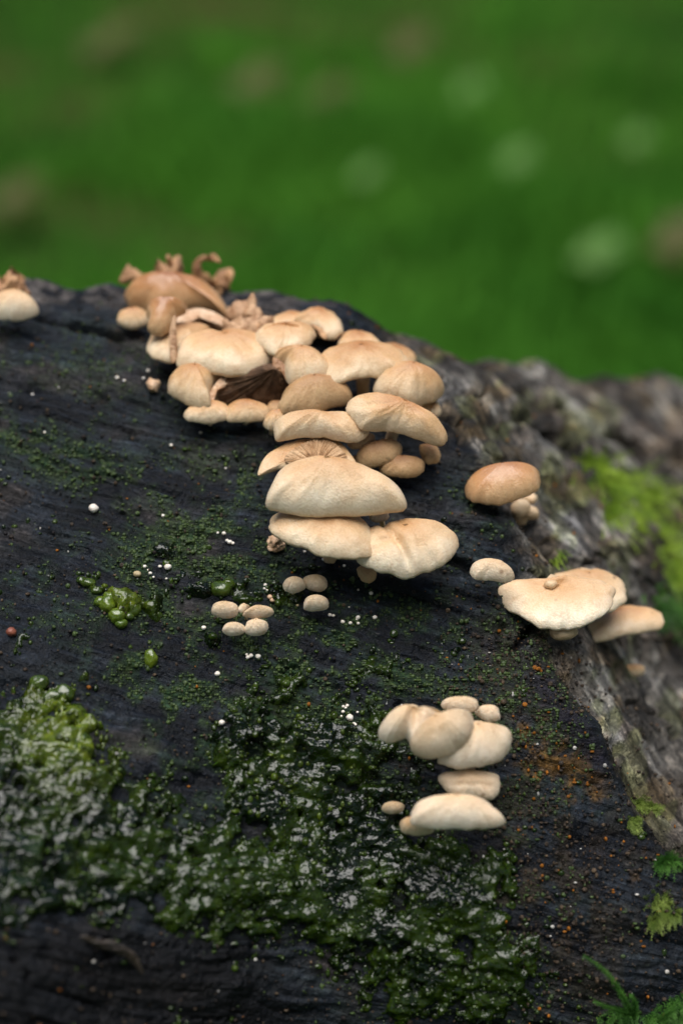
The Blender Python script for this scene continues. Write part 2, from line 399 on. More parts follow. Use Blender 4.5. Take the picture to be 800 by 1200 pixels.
def frame(e, roll):
    e, r = math.radians(e), math.radians(roll)
    ax = np.array([math.cos(r), math.sin(r), 0]); upv = np.array([-math.sin(r), math.cos(r), 0]); z = np.array([0, 0, 1.])
    back = upv * math.sin(e) + z * math.cos(e); nrm = upv * math.cos(e) - z * math.sin(e)
    return ax, back, nrm
def plane_pts(poly, A, nrm):
    d = np.stack([(poly[:, 0] - 400) / FP, (600 - poly[:, 1]) / FP, np.ones(len(poly))], -1)
    t = (A @ nrm) / (d @ nrm); return d * t[:, None]

GI = [0]
def mushroom(label, view, pts, m=None, e=42, roll=0, lift=.45, H=None, anchor=None, seed=None, crimp=.014, wave=.042, creases=(), group='cream bracket mushrooms on the log',
             p=2.0, q=.74, centre=None, name='bracket_mushroom', cat='mushroom', stem=True, gills=True, n=112, gm=None, dip=0.0, push=0.0, pull=.75, root=None, edgew=.055):
    GI[0] += 1; seed = seed or GI[0] * 13
    m = m or M_cream
    poly = catmull(pp(view, pts), n)
    pc0 = poly.mean(0); jj_ = np.linspace(0, 2 * math.pi, n, endpoint=False)
    poly = pc0 + (poly - pc0) * (1 + edgew * fbm(np.cos(jj_) * 5 + seed, np.sin(jj_) * 5, seed + 3, 3))[:, None]
    if group == G1 and not creases and n == 112 and root is None: poly = pc0 + (poly - pc0) * np.array([1.05, 1.05]); pull = min(pull, .42) if H is None or H < .8 else pull
    xs, ys = poly[:, 0], poly[:, 1]; w_, h_ = xs.max() - xs.min(), ys.max() - ys.min()
    if anchor is None: anchor = ((xs.min() + xs.max()) / 2, ys.min() + .15 * h_)
    else: anchor = pp(view, [anchor])[0]
    A, nl = hit(*anchor); nl = outn(nl)
    A = A * (1 - (lift + push) / A[2] )
    ax, back, nrm = frame(e, roll)
    O = plane_pts(poly, A, nrm)
    a_, b_ = (O - A) @ ax, (O - A) @ back
    wa, wb = np.ptp(a_), np.ptp(b_)
    if H is None: H = .29 * min(wa, wb * .9)
    if centre is None: ca, cb = a_.mean(), b_.mean() + .14 * wb
    else:
        cpt = plane_pts(np.array(pp(view, [centre])), A, nrm)[0]; ca, cb = (cpt - A) @ ax, (cpt - A) @ back
    # dome displaces the silhouette upwards: pull the plan in a little at the back
    b_ = b_ - np.clip((b_ - cb) / (b_.max() - cb + 1e-6), 0, 1) * H * pull
    sz = min(wa, wb)
    T = np.concatenate([np.linspace(0.02, .8, 15), np.linspace(.84, .995, 9), [1.0]])
    th = np.arctan2(b_ - cb, a_ - ca)
    def place(T_, top):
        t = T_[:, None]
        aa = ca + (a_ - ca)[None] * t; bb_ = cb + (b_ - cb)[None] * t
        f = .74 * np.clip(1 - t ** p, 0, 1) ** q + .26 * np.clip(1 - t ** 9, 0, 1) ** .55
        zz = H * f
        lump = fbm(aa / sz * 2.6 + seed, bb_ / sz * 2.6, seed, 3)
        rad_ = fbm(th[None] * 5 + t * 2, t * 1.5 + 0 * th[None], seed + 5, 3)
        if top:
            zz = zz + wave * sz * lump * (.35 + .65 * f) + crimp * sz * rad_ * np.clip(t * 1.4 - .2, 0, 1) * np.clip((1.0 - t) * 12, 0, 1) * 2
            zz = zz - dip * H * np.exp(-(t / .35) ** 2)
            for (x0, y0, x1, y1, wd, dp) in creases:
                q0, q1 = plane_pts(np.array(pp(view, [(x0, y0), (x1, y1)])), A, nrm)
                q0 = np.array([(q0 - A) @ ax, (q0 - A) @ back]); q1 = np.array([(q1 - A) @ ax, (q1 - A) @ back])
                L = np.linalg.norm(q1 - q0); tx = (q1 - q0) / L
                al = np.clip((aa - q0[0]) * tx[0] + (bb_ - q0[1]) * tx[1], 0, L)
                dd = np.hypot(aa - q0[0] - tx[0] * al, bb_ - q0[1] - tx[1] * al)
                zz = zz - dp * np.exp(-(dd / wd) ** 2) * (1 - t ** 5)
        # margin droops in soft waves all round
        dr_ = .08 * sz * fbm(np.cos(th) * 1.7 + seed, np.sin(th) * 1.7, seed + 9, 2)
        zz = zz + dr_[None] * t ** 3
        return A + aa[..., None] * ax + bb_[..., None] * back + zz[..., None] * nrm, f
    Pt, f = place(T, True)
    Tu = np.array([.985, .95, .90]); Pu, _ = place(Tu, False)
    thk = .035 * sz
    dz = np.array([-thk, -thk * 1.3, -thk * .7])[:, None]
    Pu = Pu - (H * (.74 * np.clip(1 - Tu[:, None] ** p, 0, 1) ** q + .26 * np.clip(1 - Tu[:, None] ** 9, 0, 1) ** .55))[..., None] * nrm + dz[..., None] * nrm
    V = np.concatenate([Pt, Pu]).reshape(-1, 3); nr_ = len(T) + len(Tu)
    Fc = quads(nr_, n)
    cen = Pt[0].mean(0); V = np.vstack([V, cen]); ci = len(V) - 1
    rad = np.concatenate([np.repeat(T, n), np.full(len(Tu) * n, 1.0), [0.0]])
    frontness = np.concatenate([np.tile(-np.sin(th), nr_), [0]])
    rad = np.clip(rad * (.66 + .40 * frontness) + .05, 0, 1.0)
    tri = np.stack([np.full(n, ci), (np.arange(n) + 1) % n, np.arange(n)], -1)
    base, _, _, _ = BV.find_nearest(Vector(A + ca * ax + cb * back))
    base = np.array(base); bw = W(base)
    own = root is None
    if own: root = thing(name, label, cat, bw, group)
    else: bw = np.array(root.location); gills = stem = False
    faces = Fc[:, ::-1].tolist() + tri.tolist()
    make_mesh('cap' if own else 'cap_lobe', W(V), faces, m, root, bw, True, attrs={'rad': rad})
    if gills:
        ng = 150 if sz > 1.2 else 70
        ii = np.linspace(0, n, ng * 2, endpoint=False)
        ag = np.interp(ii, np.arange(n + 1), np.r_[a_, a_[0]]); bg_ = np.interp(ii, np.arange(n + 1), np.r_[b_, b_[0]])
        Tg = np.array([.925, .85, .7, .5, .3, .12, .05]); t = Tg[:, None]
        aa = ca + (ag - ca) * t; bb_ = cb + (bg_ - cb) * t
        up_ = H * .55 * np.clip(1 - t ** 2.2, 0, 1) ** .8
        pl = np.where(np.arange(ng * 2) % 2, 0, -1.0)[None] * .045 * sz * np.clip(4 * t * (1.02 - t) + .2, 0, 1)
        zz = up_ - thk * .7 + pl
        G = A + aa[..., None] * ax + bb_[..., None] * back + zz[..., None] * nrm
        make_mesh('gills', W(G.reshape(-1, 3)), quads(len(Tg), ng * 2), gm or M_gill, root, bw, False)
    if stem:
        s0 = A + ca * ax + (cb + .1 * wb) * back + nrm * H * .3; s1 = base + (base - s0) * .25
        mid = (s0 + s1) / 2 - back * .05 * wb
        path = catmull([s0, mid, s1], 9, False)
        tube('stem', path, np.linspace(.13, .09, 9) * sz + .01, M_stem, root, bw)
    return root
def tube(name, path, rad, m, parent=None, base=None, seg_=14, lump=.12, seed=3, flat=1.0):
    path = np.asarray(path, float); rad = np.broadcast_to(rad, (len(path),))
    tg = np.gradient(path, axis=0); tg /= np.linalg.norm(tg, axis=1, keepdims=True) + 1e-9
    ref = np.array([.3, .2, 1.]); a = np.cross(tg, ref); a /= np.linalg.norm(a, axis=1, keepdims=True) + 1e-9; b = np.cross(tg, a)
    an = np.linspace(0, 2 * math.pi, seg_, endpoint=False)
    r = rad[:, None] * (1 + lump * 2 * fbm(np.cos(an)[None] * 1.9 + path[:, :1] * 6, np.sin(an)[None] * 1.9 + path[:, 1:2] * 6, seed, 3))
    V = path[:, None] + r[..., None] * (np.cos(an)[None, :, None] * a[:, None] + flat * np.sin(an)[None, :, None] * b[:, None])
    V = V.reshape(-1, 3); nn = len(path); F_ = quads(nn, seg_).tolist()
    V = np.vstack([V, path[0] - tg[0] * rad[0] * .6, path[-1] + tg[-1] * rad[-1] * .6])
    for j in range(seg_):
        F_.append([nn * seg_, (j + 1) % seg_, j]); F_.append([nn * seg_ + 1, (nn - 1) * seg_ + j, (nn - 1) * seg_ + (j + 1) % seg_])
    return make_mesh(name, W(V), F_, m, parent, base, True)
def pxpath(view, pts, n=16):
    """points (x, y, height above the log in cm) -> smooth path"""
    out = []
    for (x, y, l) in pts:
        (a, b), = pp(view, [(x, y)]); h_, nn = hit(a, b); out.append(h_ * (1 - l / h_[2]))
    return catmull(out, n, False)
def lump_mesh(name, c, rx, ry, rz, m, parent, base, seed=1, amp=.12, nu_=16, nv_=10):
    th = np.linspace(0, math.pi, nv_)[:, None]; ph = np.linspace(0, 2 * math.pi, nu_, endpoint=False)[None]
    d = np.stack([np.sin(th) * np.cos(ph), np.cos(th) + 0 * ph, np.sin(th) * np.sin(ph)], -1)
    r = 1 + amp * 2 * fbm(d[..., 0] * 1.4 + seed, d[..., 1] * 1.4 + d[..., 2], seed, 3)
    V = c + d * r[..., None] * np.array([rx, ry, rz])
    return make_mesh(name, W(V.reshape(-1, 3)), quads(nv_, nu_), m, parent, base, True, attrs={'rad': np.tile(.75, nv_ * nu_)})
def flap(name, view, pts, m, parent, base, lift=1.0, e=60, roll=0, bulge=.1, thick=.06, anchor=None, pleat=0, pc=None, n=64, depth=None):
    """a sheet with thickness: torn edge, curled margin or gilled underside"""
    poly = catmull(pp(view, pts), n); c = poly.mean(0) if anchor is None else np.array(pp(view, [anchor])[0])
    A, _ = hit(*c); A = A * (1 - lift / A[2]) if depth is None else ray(*c) * depth
    ax, back, nrm = frame(e, roll)
    if pleat: n2 = pleat * 2; poly = catmull(pp(view, pts), n2)
    cc = np.array(pp(view, [pc])[0]) if pc else poly.mean(0)
    T = np.linspace(.04, 1, 12)[:, None]
    pl = cc + (poly - cc)[None] * T[..., None]; sh = pl.shape
    O = plane_pts(pl.reshape(-1, 2), A, nrm).reshape(sh[0], sh[1], 3)
    z = bulge * (1 - T ** 2) + 0 * pl[..., 0]
    if pleat: z = z + (np.where(np.arange(sh[1]) % 2, 0, .045) * np.random.default_rng(5).uniform(.3, 1.3, sh[1]))[None] * np.clip(T * 3, 0, 1)
    z = z + .04 * fbm(pl[..., 0] * .12, pl[..., 1] * .12, 77, 3)
    V1 = O + z[..., None] * nrm; V2 = (O + (z - thick)[..., None] * nrm)[::-1]
    V = np.concatenate([V1, V2]).reshape(-1, 3); nn = sh[1]
    F_ = quads(2 * sh[0], nn).tolist(); F_.append(list(range(nn))); F_.append([len(V) - nn + i for i in range(nn)][::-1])
    return make_mesh(name, W(V), F_, m, parent, base, not pleat, attrs={'rad': np.full(len(V), .7)})

# ------------------------------------------------------------------ mushrooms of the main cluster
G1 = 'bracket mushrooms stacked in the tall main cluster'
A_ = mushroom('glossy brown mushroom topping the main cluster, right margin torn open', 1,
    [(82, 185), (92, 148), (130, 115), (180, 100), (240, 103), (300, 130), (345, 170), (377, 212), (384, 250), (345, 236), (295, 226), (240, 236), (180, 240), (132, 226), (98, 212)],
    M_brown, e=55, lift=.9, centre=(215, 165), anchor=(200, 140), group=G1, H=.8, crimp=.004)
mushroom('', 1, [(138, 235), (150, 195), (200, 170), (255, 185), (264, 222), (234, 245), (219, 275), (195, 298), (165, 303), (142, 288), (146, 258)], M_brown, e=62, lift=1.9, anchor=(200, 240), H=.5, root=A_)
bA = np.array(A_.location)
flap('torn_margin', 1, [(228, 248), (250, 226), (300, 216), (345, 226), (384, 250), (388, 275), (360, 262), (320, 240), (275, 245), (240, 268), (225, 285)], M_flesh, A_, bA, lift=1.15, e=75, anchor=(300, 240), bulge=.03)
flap('torn_gills', 1, [(245, 262), (290, 240), (340, 243), (383, 270), (388, 300), (340, 305), (280, 300), (240, 290)], M_gill, A_, bA, lift=.6, e=110, anchor=(310, 250), pleat=40, pc=(310, 250))
mushroom('small tan button mushroom touching the left side of the glossy brown top mushroom', 1, [(50, 247), (65, 226), (100, 213), (130, 222), (143, 245), (138, 265), (110, 277), (75, 277), (52, 265)], M_tan, group=G1, e=60, lift=.8, H=.3)
mushroom('pale lobed cap half under the dangling strip, left end of the second tier', 1, [(142, 345), (155, 310), (190, 292), (240, 280), (300, 270), (335, 285), (300, 325), (260, 350), (235, 375), (215, 383), (170, 375), (150, 362)], M_tan, group=G1, lift=.95, anchor=(240, 290))
D_ = mushroom('widest wavy cap across the upper left of the main cluster', 1, [(228, 372), (238, 340), (270, 315), (320, 290), (400, 280), (470, 285), (520, 315), (534, 352), (520, 385), (480, 410), (430, 426), (370, 425), (335, 412), (290, 406), (250, 397), (230, 387)],
    M_tan, group=G1, lift=1.35, e=44, anchor=(400, 300), wave=.05, creases=((335, 300, 380, 330, .12, .08),))
mushroom('cap with a thin brown split, joined to the right of the widest cap', 1, [(475, 320), (500, 285), (550, 262), (610, 256), (652, 268), (669, 295), (655, 322), (620, 342), (575, 352), (540, 366), (510, 350)], M_tan, group=G1, lift=1.35, e=46, anchor=(580, 270), creases=((545, 292, 610, 300, .04, .10), (500, 310, 540, 295, .05, .08)))
mushroom('pale rounded cap behind the split cap at the back of the cluster', 1, [(520, 268), (545, 245), (590, 232), (640, 236), (660, 255), (620, 290), (560, 290)], M_tan, group=G1, lift=.75, e=42)
G_ = mushroom('high rear cap with a notched dark right corner above the cluster', 1, [(600, 258), (625, 235), (660, 220), (700, 222), (730, 245), (748, 278), (744, 300), (715, 314), (690, 308), (668, 286), (640, 280)], M_tan, group=G1, lift=1.0, e=48)
flap('torn_margin', 1, [(650, 265), (675, 272), (695, 290), (700, 312), (684, 306), (672, 288)], M_dry, G_, np.array(G_.location), lift=1.15, e=70, bulge=.02)
I_ = mushroom('humped cap with torn left edge in the middle of the main cluster', 1, [(536, 366), (560, 352), (600, 348), (640, 357), (678, 378), (705, 408), (714, 434), (690, 448), (640, 456), (592, 453), (574, 432), (568, 404), (545, 392)], M_tan, group=G1, lift=1.45, e=50, anchor=(620, 370), H=.65)
flap('torn_margin', 1, [(534, 370), (556, 380), (574, 402), (580, 430), (576, 444), (562, 420), (548, 408), (532, 402)], M_dry, I_, np.array(I_.location), lift=1.75, e=80, anchor=(560, 400), bulge=.02)
J_ = mushroom('orange tan cap left in the cluster with a curled right edge', 1, [(208, 472), (220, 440), (248, 418), (290, 402), (345, 410), (374, 432), (350, 455), (334, 488), (338, 520), (312, 528), (270, 517), (230, 497), (211, 487)], M_tan, group=G1, lift=.95, e=48, anchor=(290, 420), H=.6)
flap('curled_margin', 1, [(372, 434), (400, 438), (385, 460), (355, 480), (342, 520), (334, 516), (334, 488), (348, 458)], M_flesh, J_, np.array(J_.location), lift=1.15, e=85, anchor=(355, 470), bulge=.04)
u_ = mushroom('brown gilled underside open beneath the widest cap', 1, [(372, 438), (430, 410), (500, 395), (550, 400), (575, 440), (585, 470), (560, 500), (520, 525), (460, 520), (400, 512), (360, 505)], M_buff, group=G1, lift=.05, e=42, H=.15)
flap('gill_face', 1, [(385, 440), (430, 425), (500, 395), (550, 400), (578, 440), (580, 470), (560, 505), (520, 528), (460, 520), (405, 512), (362, 500)], M_darkgill, u_, np.array(u_.location), lift=1.15, e=118, anchor=(480, 460), pleat=60, pc=(540, 400), bulge=.15)
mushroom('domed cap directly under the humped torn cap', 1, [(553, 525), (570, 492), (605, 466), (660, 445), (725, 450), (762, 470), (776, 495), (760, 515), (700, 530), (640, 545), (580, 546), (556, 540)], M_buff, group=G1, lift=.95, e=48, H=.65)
mushroom('flat small cap at the lower left foot of the main cluster', 1, [(258, 552), (275, 532), (320, 520), (360, 513), (390, 525), (400, 548), (385, 565), (330, 573), (280, 572), (262, 563)], M_tan, group=G1, lift=.7, e=48, H=.35)
mushroom('second flat cap beside the lower left foot cap', 1, [(390, 560), (395, 525), (430, 511), (475, 512), (512, 528), (526, 550), (500, 566), (450, 571), (405, 572)], M_tan, group=G1, lift=.7, e=48, H=.35)
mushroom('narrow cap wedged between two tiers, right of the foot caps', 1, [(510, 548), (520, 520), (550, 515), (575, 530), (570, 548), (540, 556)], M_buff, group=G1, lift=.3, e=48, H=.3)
mushroom('small oval cap peeping out left of the long rolled cap', 1, [(505, 577), (518, 556), (550, 545), (582, 548), (570, 580), (535, 597), (510, 592)], M_tan, group=G1, lift=.75, e=50, H=.35)
mushroom('long rolled sausage shaped cap above the upturned gilled cap', 2, [(85, 472), (98, 437), (130, 410), (180, 398), (250, 400), (300, 398), (340, 390), (378, 398), (405, 430), (418, 465), (400, 485), (360, 498), (310, 491), (260, 482), (200, 482), (140, 488), (100, 493)], M_cream, group=G1, lift=1.3, e=52, H=.55, creases=((235, 400, 300, 450, .2, .10),))
mushroom('broad smooth cap at the right of the upper cluster', 2, [(258, 215), (295, 180), (350, 160), (420, 152), (485, 164), (532, 195), (551, 230), (530, 251), (470, 263), (410, 273), (350, 286), (300, 294), (278, 282), (262, 252)], M_tan, group=G1, lift=1.55, e=46, roll=4)
mushroom('rear cap peeping above the broad smooth cap', 2, [(320, 150), (340, 122), (380, 115), (425, 130), (462, 160), (430, 190), (350, 190), (322, 170)], M_tan, group=G1, lift=1.0, e=44)
mushroom('rear cap at the upper right shoulder of the cluster', 2, [(440, 190), (455, 165), (500, 158), (547, 173), (577, 200), (581, 222), (555, 238), (500, 235)], M_tan, group=G1, lift=.9, e=46, roll=-14)
mushroom('thin sliver of cap between the broad smooth cap and the right dome', 2, [(530, 250), (545, 236), (572, 228), (602, 248), (580, 268), (540, 268)], M_tan, group=G1, lift=.6, e=48, H=.25)
mushroom('tan domed cap on the far right of the cluster', 2, [(440, 310), (465, 268), (520, 248), (572, 243), (622, 260), (657, 287), (676, 322), (660, 346), (610, 362), (560, 371), (510, 360), (460, 345)], M_tan, group=G1, lift=1.2, e=50, roll=-12, H=.75)
mushroom('long crimped cap sloping down to the right under the dome', 2, [(352, 390), (368, 355), (420, 336), (475, 343), (540, 366), (600, 396), (650, 430), (686, 474), (691, 494), (660, 503), (600, 491), (540, 471), (480, 456), (430, 458), (385, 440)], M_tan, group=G1, lift=1.6, e=54, roll=-20, crimp=.035, H=.65)
mushroom('small cap tucked behind the right end of the long crimped cap', 2, [(595, 380), (640, 353), (664, 372), (669, 400), (645, 413), (610, 400)], M_tan, group=G1, lift=.7, e=55, H=.3)
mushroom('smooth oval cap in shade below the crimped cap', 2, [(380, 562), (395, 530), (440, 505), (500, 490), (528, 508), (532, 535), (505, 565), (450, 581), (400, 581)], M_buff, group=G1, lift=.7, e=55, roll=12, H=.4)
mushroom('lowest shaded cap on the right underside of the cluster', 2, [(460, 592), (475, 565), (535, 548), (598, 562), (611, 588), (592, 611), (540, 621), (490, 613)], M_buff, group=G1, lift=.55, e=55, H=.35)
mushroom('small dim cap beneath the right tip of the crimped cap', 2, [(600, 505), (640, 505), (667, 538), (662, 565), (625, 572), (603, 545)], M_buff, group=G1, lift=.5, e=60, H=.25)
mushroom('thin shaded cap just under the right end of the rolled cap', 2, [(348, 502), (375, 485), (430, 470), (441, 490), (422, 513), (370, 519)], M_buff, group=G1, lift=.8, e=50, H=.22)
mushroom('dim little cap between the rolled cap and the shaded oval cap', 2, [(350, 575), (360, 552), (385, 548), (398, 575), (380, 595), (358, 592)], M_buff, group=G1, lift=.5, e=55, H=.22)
u2 = mushroom('upturned cap showing its fine gills behind the bell shaped cap', 3, [(43, 222), (56, 180), (92, 142), (150, 114), (235, 95), (292, 101), (340, 138), (367, 186), (310, 205), (200, 205), (120, 200), (80, 212)], M_tan, group=G1, lift=1.35, e=58, H=.12, anchor=(230, 130), edgew=.01, wave=.015)
flap('gill_face', 3, [(128, 172), (155, 140), (190, 120), (235, 106), (288, 110), (330, 143), (352, 184), (330, 200), (250, 195), (190, 190), (150, 190)], M_palegill, u2, np.array(u2.location), lift=1.52, e=58, anchor=(230, 130), pleat=46, pc=(240, 195), bulge=.03, thick=.03)
mushroom('large smooth bell shaped cap, brightest in the lower main cluster', 3, [(70, 332), (84, 290), (104, 240), (128, 192), (168, 162), (230, 152), (290, 158), (340, 187), (390, 225), (450, 254), (510, 284), (536, 320), (531, 346), (480, 352), (430, 357), (350, 360), (260, 360), (180, 362), (120, 350), (78, 347)], M_cream, group=G1, lift=2.0, e=50, H=.85, pull=1.1, centre=(270, 245), edgew=.02, roll=-4, anchor=(240, 190))
mushroom('flat rough rimmed cap beneath the large bell shaped cap', 3, [(85, 398), (98, 368), (140, 345), (250, 335), (350, 355), (402, 400), (427, 450), (431, 485), (410, 500), (360, 508), (290, 501), (220, 486), (150, 466), (110, 446), (90, 425)], M_cream, group=G1, lift=1.5, e=44, H=.42, roll=-8, anchor=(250, 370), centre=(260, 400))
mushroom('broad creased cap with a fold, lowest right of the main cluster', 3, [(380, 515), (385, 460), (400, 415), (450, 398), (500, 372), (540, 353), (600, 349), (660, 368), (710, 408), (733, 460), (721, 500), (680, 540), (620, 560), (572, 573), (520, 575), (460, 562), (410, 542)], M_cream, group=G1, lift=1.2, e=50, H=.6, centre=(545, 450), anchor=(540, 420), creases=((455, 415, 572, 570, .09, .16), (430, 490, 520, 500, .05, .05)))
mushroom('small tan cap hidden between the bell cap and the creased cap', 3, [(425, 365), (445, 345), (480, 350), (488, 378), (460, 390), (430, 385)], M_tan, group=G1, lift=1.2, e=50, H=.2)
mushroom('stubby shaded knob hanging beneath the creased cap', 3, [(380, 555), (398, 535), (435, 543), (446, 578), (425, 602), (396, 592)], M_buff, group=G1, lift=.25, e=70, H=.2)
# dried shreds at the back of the cluster
def debris(label, name, cat, base_v, base_p, parts, m=M_dry, group=None):
    (a, b), = pp(base_v, [base_p]); h_, _ = hit(a, b); bw = W(h_); r = thing(name, label, cat, bw, group)
    for nm, v, path, rad in parts:
        pth = pxpath(v, path, 22); tube(nm, pth, np.interp(np.linspace(0, 1, 22), np.linspace(0, 1, len(rad)), rad), m, r, bw, 22, .75, len(nm) + len(path), .5)
    return r
debris('hooked dried brown mushroom shred standing behind the top cap', 'dried_shred', 'dried mushroom', 1, (330, 150),
       [('stalk', 1, [(360, 160, .3), (320, 130, .6), (298, 100, .8), (300, 66, .9), (320, 56, .9)], [.16, .18, .14, .09, .06]), ('hook', 1, [(318, 56, .9), (345, 58, 1.0), (368, 72, 1.0)], [.06, .07, .03]), ('knob', 1, [(345, 135, .5), (370, 125, .6), (392, 115, .6), (402, 128, .6)], [.08, .14, .13, .05]), ('knob', 1, [(350, 150, .5), (375, 150, .6), (395, 158, .5)], [.1, .19, .08])])
debris('pointed dried shred poking up at the left behind the top cap', 'dried_shred', 'dried mushroom', 1, (210, 100),
       [('shred', 1, [(180, 118, .3), (205, 98, .6), (222, 86, .7)], [.1, .24, .18]), ('shred', 1, [(222, 92, .6), (208, 66, .8), (203, 50, .8)], [.19, .1, .03])])
debris('low tan crust lying on the log crest left of the top cap', 'dried_crust', 'dried mushroom', 1, (80, 130),
       [('crust', 1, [(55, 132, .1), (85, 120, .2), (125, 124, .2), (140, 135, .1)], [.06, .18, .16, .05])])
debris('crumpled torn brown mushroom scraps in the middle of the upper cluster', 'torn_scraps', 'dried mushroom', 1, (430, 280),
       [('scrap', 1, [(375, 295, 1.4), (420, 296, 1.6), (475, 298, 1.5)], [.06, .1, .04]), ('scrap', 1, [(380, 262, 1.2), (410, 280, 1.5), (450, 285, 1.5), (490, 268, 1.2)], [.1, .2, .18, .08]),
        ('scrap', 1, [(405, 250, 1.1), (425, 228, 1.3), (455, 222, 1.3), (475, 240, 1.2), (468, 262, 1.2)], [.15, .24, .27, .2, .12]), ('scrap', 1, [(485, 285, 1.2), (505, 262, 1.2), (530, 268, 1.0)], [.1, .18, .08])], M_strip)
st = flap('bark_strip', 1, [(208, 300), (215, 262), (222, 240), (230, 244), (231, 290), (234, 340), (230, 375), (220, 388), (212, 378), (209, 340)], M_strip, None, W(hit(*pp(1, [(220, 300)])[0])[0]), lift=2.15, e=84, anchor=(220, 310), bulge=.05, thick=.05)
tag(st, 'narrow tan bark strip dangling over the left of the cluster', 'bark strip')

# ------------------------------------------------------------------ the other groups
G2 = 'button mushrooms in the small group below the main cluster'
for l, v, p_ in (('left button of the trio of small caps under the creased cap', 3, [(123, 610), (138, 590), (172, 583), (200, 600), (200, 622), (165, 637), (132, 631)]),
                 ('upper right button of the trio of small caps under the creased cap', 3, [(190, 595), (228, 575), (264, 584), (278, 606), (266, 628), (235, 632), (203, 620)]),
                 ('lowest button of the trio, with a little brown spot at its rim', 3, [(193, 680), (205, 655), (235, 642), (268, 652), (283, 675), (270, 695), (235, 701), (200, 697)])):
    mushroom(l, v, p_, M_pale, group=G2, e=62, lift=.5, H=.38, n=64, wave=.03)
G3 = 'button mushrooms in the rosette of five on the left'
for l, p_, s_ in (('largest upper left button of the rosette of five', [(92, 322), (105, 291), (145, 278), (185, 290), (199, 318), (185, 342), (145, 349), (105, 341)], .35),
               ('lower left button of the rosette of five', [(135, 395), (150, 370), (185, 362), (215, 370), (224, 392), (215, 410), (180, 419), (145, 412)], .3),
               ('lower right button of the rosette of five', [(222, 390), (235, 360), (270, 345), (305, 360), (316, 385), (300, 410), (260, 419), (230, 410)], .33),
               ('elongated upper right button with a tiny tip in the rosette of five', [(215, 337), (250, 310), (290, 292), (322, 304), (338, 328), (318, 342), (280, 350), (245, 347)], .3),
               ('tiny middle pin of the rosette of five', [(195, 320), (208, 296), (232, 288), (243, 298), (232, 312), (212, 328)], .15)):
    mushroom(l, 7, p_, M_pale, group=G3, e=62, lift=.5, H=s_, n=64)
G4 = 'bracket mushrooms to the right of the main cluster'
h1 = mushroom('lone shiny orange brown cap on a knobbly stalk, upper right', 4, [(45, 170), (55, 130), (100, 95), (170, 73), (232, 68), (282, 80), (306, 110), (305, 145), (280, 175), (220, 197), (160, 208), (100, 205), (60, 192)], M_brown, group=G4, e=48, lift=1.1, H=.6, roll=6, crimp=.003, wave=.015)
b1 = np.array(h1.location)
for (x, y, r1, r2, l_) in ((270, 190, .2, .16, .6), (268, 238, .24, .19, .4), (235, 225, .26, .26, .4), (232, 262, .22, .18, .25), (285, 250, .12, .12, .3)):
    (a, b), = pp(4, [(x, y)]); c_, _ = hit(a, b); lump_mesh('stalk_knob', c_ * (1 - l_ / c_[2]), r1, r2, r1, M_stem, h1, b1, int(x))
mushroom('small pale cap at the left tip of the right hand group', 4, [(57, 447), (75, 415), (120, 403), (165, 420), (202, 450), (213, 470), (180, 481), (130, 474), (80, 468)], M_pale, group=G4, e=48, lift=.7, H=.4, roll=-8)
h3b = mushroom('rear lobe showing behind the big pale bracket on the right', 4, [(330, 470), (350, 443), (400, 424), (455, 420), (525, 432), (573, 463), (602, 510), (602, 545), (575, 570), (540, 592), (480, 590), (400, 540)], M_cream, group=G4, e=50, lift=1.0, H=.35, anchor=(450, 460))
h3 = mushroom('big flat pale bracket with a small pinched tip on its upper rim', 4, [(150, 525), (168, 495), (208, 468), (260, 459), (310, 463), (345, 462), (400, 444), (470, 442), (532, 465), (563, 505), (562, 550), (532, 600), (490, 622), (440, 636), (370, 641), (300, 633), (240, 601), (180, 560)], M_cream, group=G4, e=48, lift=1.5, H=.34, anchor=(370, 490), dip=.45, crimp=.012)
b3 = np.array(h3.location)
(a, b), = pp(4, [(342, 488)]); c_, _ = hit(a, b); lump_mesh('pinched_tip', c_ * (1 - 1.38 / c_[2]),   .17, .12, .16, M_tan, h3, b3, 5)
(a, b), = pp(4, [(385, 655)]); c_, _ = hit(a, b); lump_mesh('stalk', c_ * (1 - .7 / c_[2]), .34, .2, .3, M_stem, h3, b3, 8)
mushroom('pointed tan cap at the right end of the right hand group', 4, [(430, 650), (490, 590), (555, 562), (620, 554), (682, 570), (727, 595), (737, 620), (720, 640), (660, 656), (600, 671), (540, 681), (470, 682)], M_tan, group=G4, e=42, lift=1.2, H=.35, roll=3)
h5 = mushroom('tiny lone tan button on grey bark below the right hand group', 4, [(585, 787), (602, 769), (640, 763), (668, 783), (656, 805), (612, 808)], M_tan, group=G4, e=60, lift=.4, H=.25, n=64)
G5 = 'white mushrooms of the lower group on the algae'
mushroom('left frilled lobe of the lower white group, with a puckered front edge', 5, [(92, 242), (105, 210), (135, 172), (160, 130), (200, 100), (260, 84), (330, 82), (385, 98), (402, 130), (380, 200), (330, 255), (275, 290), (245, 292), (225, 262), (195, 268), (150, 283), (110, 276)], M_pale, group=G5, e=54, lift=1.2, H=.8, centre=(250, 180), creases=((250, 290, 265, 200, .14, .25),))
mushroom('fat egg shaped cap in front of the lower white group', 5, [(245, 322), (250, 295), (290, 240), (340, 180), (388, 112), (440, 93), (492, 113), (531, 150), (541, 200), (526, 260), (480, 301), (420, 336), (350, 359), (280, 351)], M_pale, group=G5, e=58, lift=1.55, H=.75, roll=25)
mushroom('broad round cap at the right of the lower white group', 5, [(372, 372), (400, 320), (480, 240), (530, 165), (585, 143), (642, 154), (691, 190), (716, 250), (711, 300), (681, 350), (620, 381), (540, 394), (450, 394)], M_pale, group=G5, e=54, lift=1.1, H=.6)
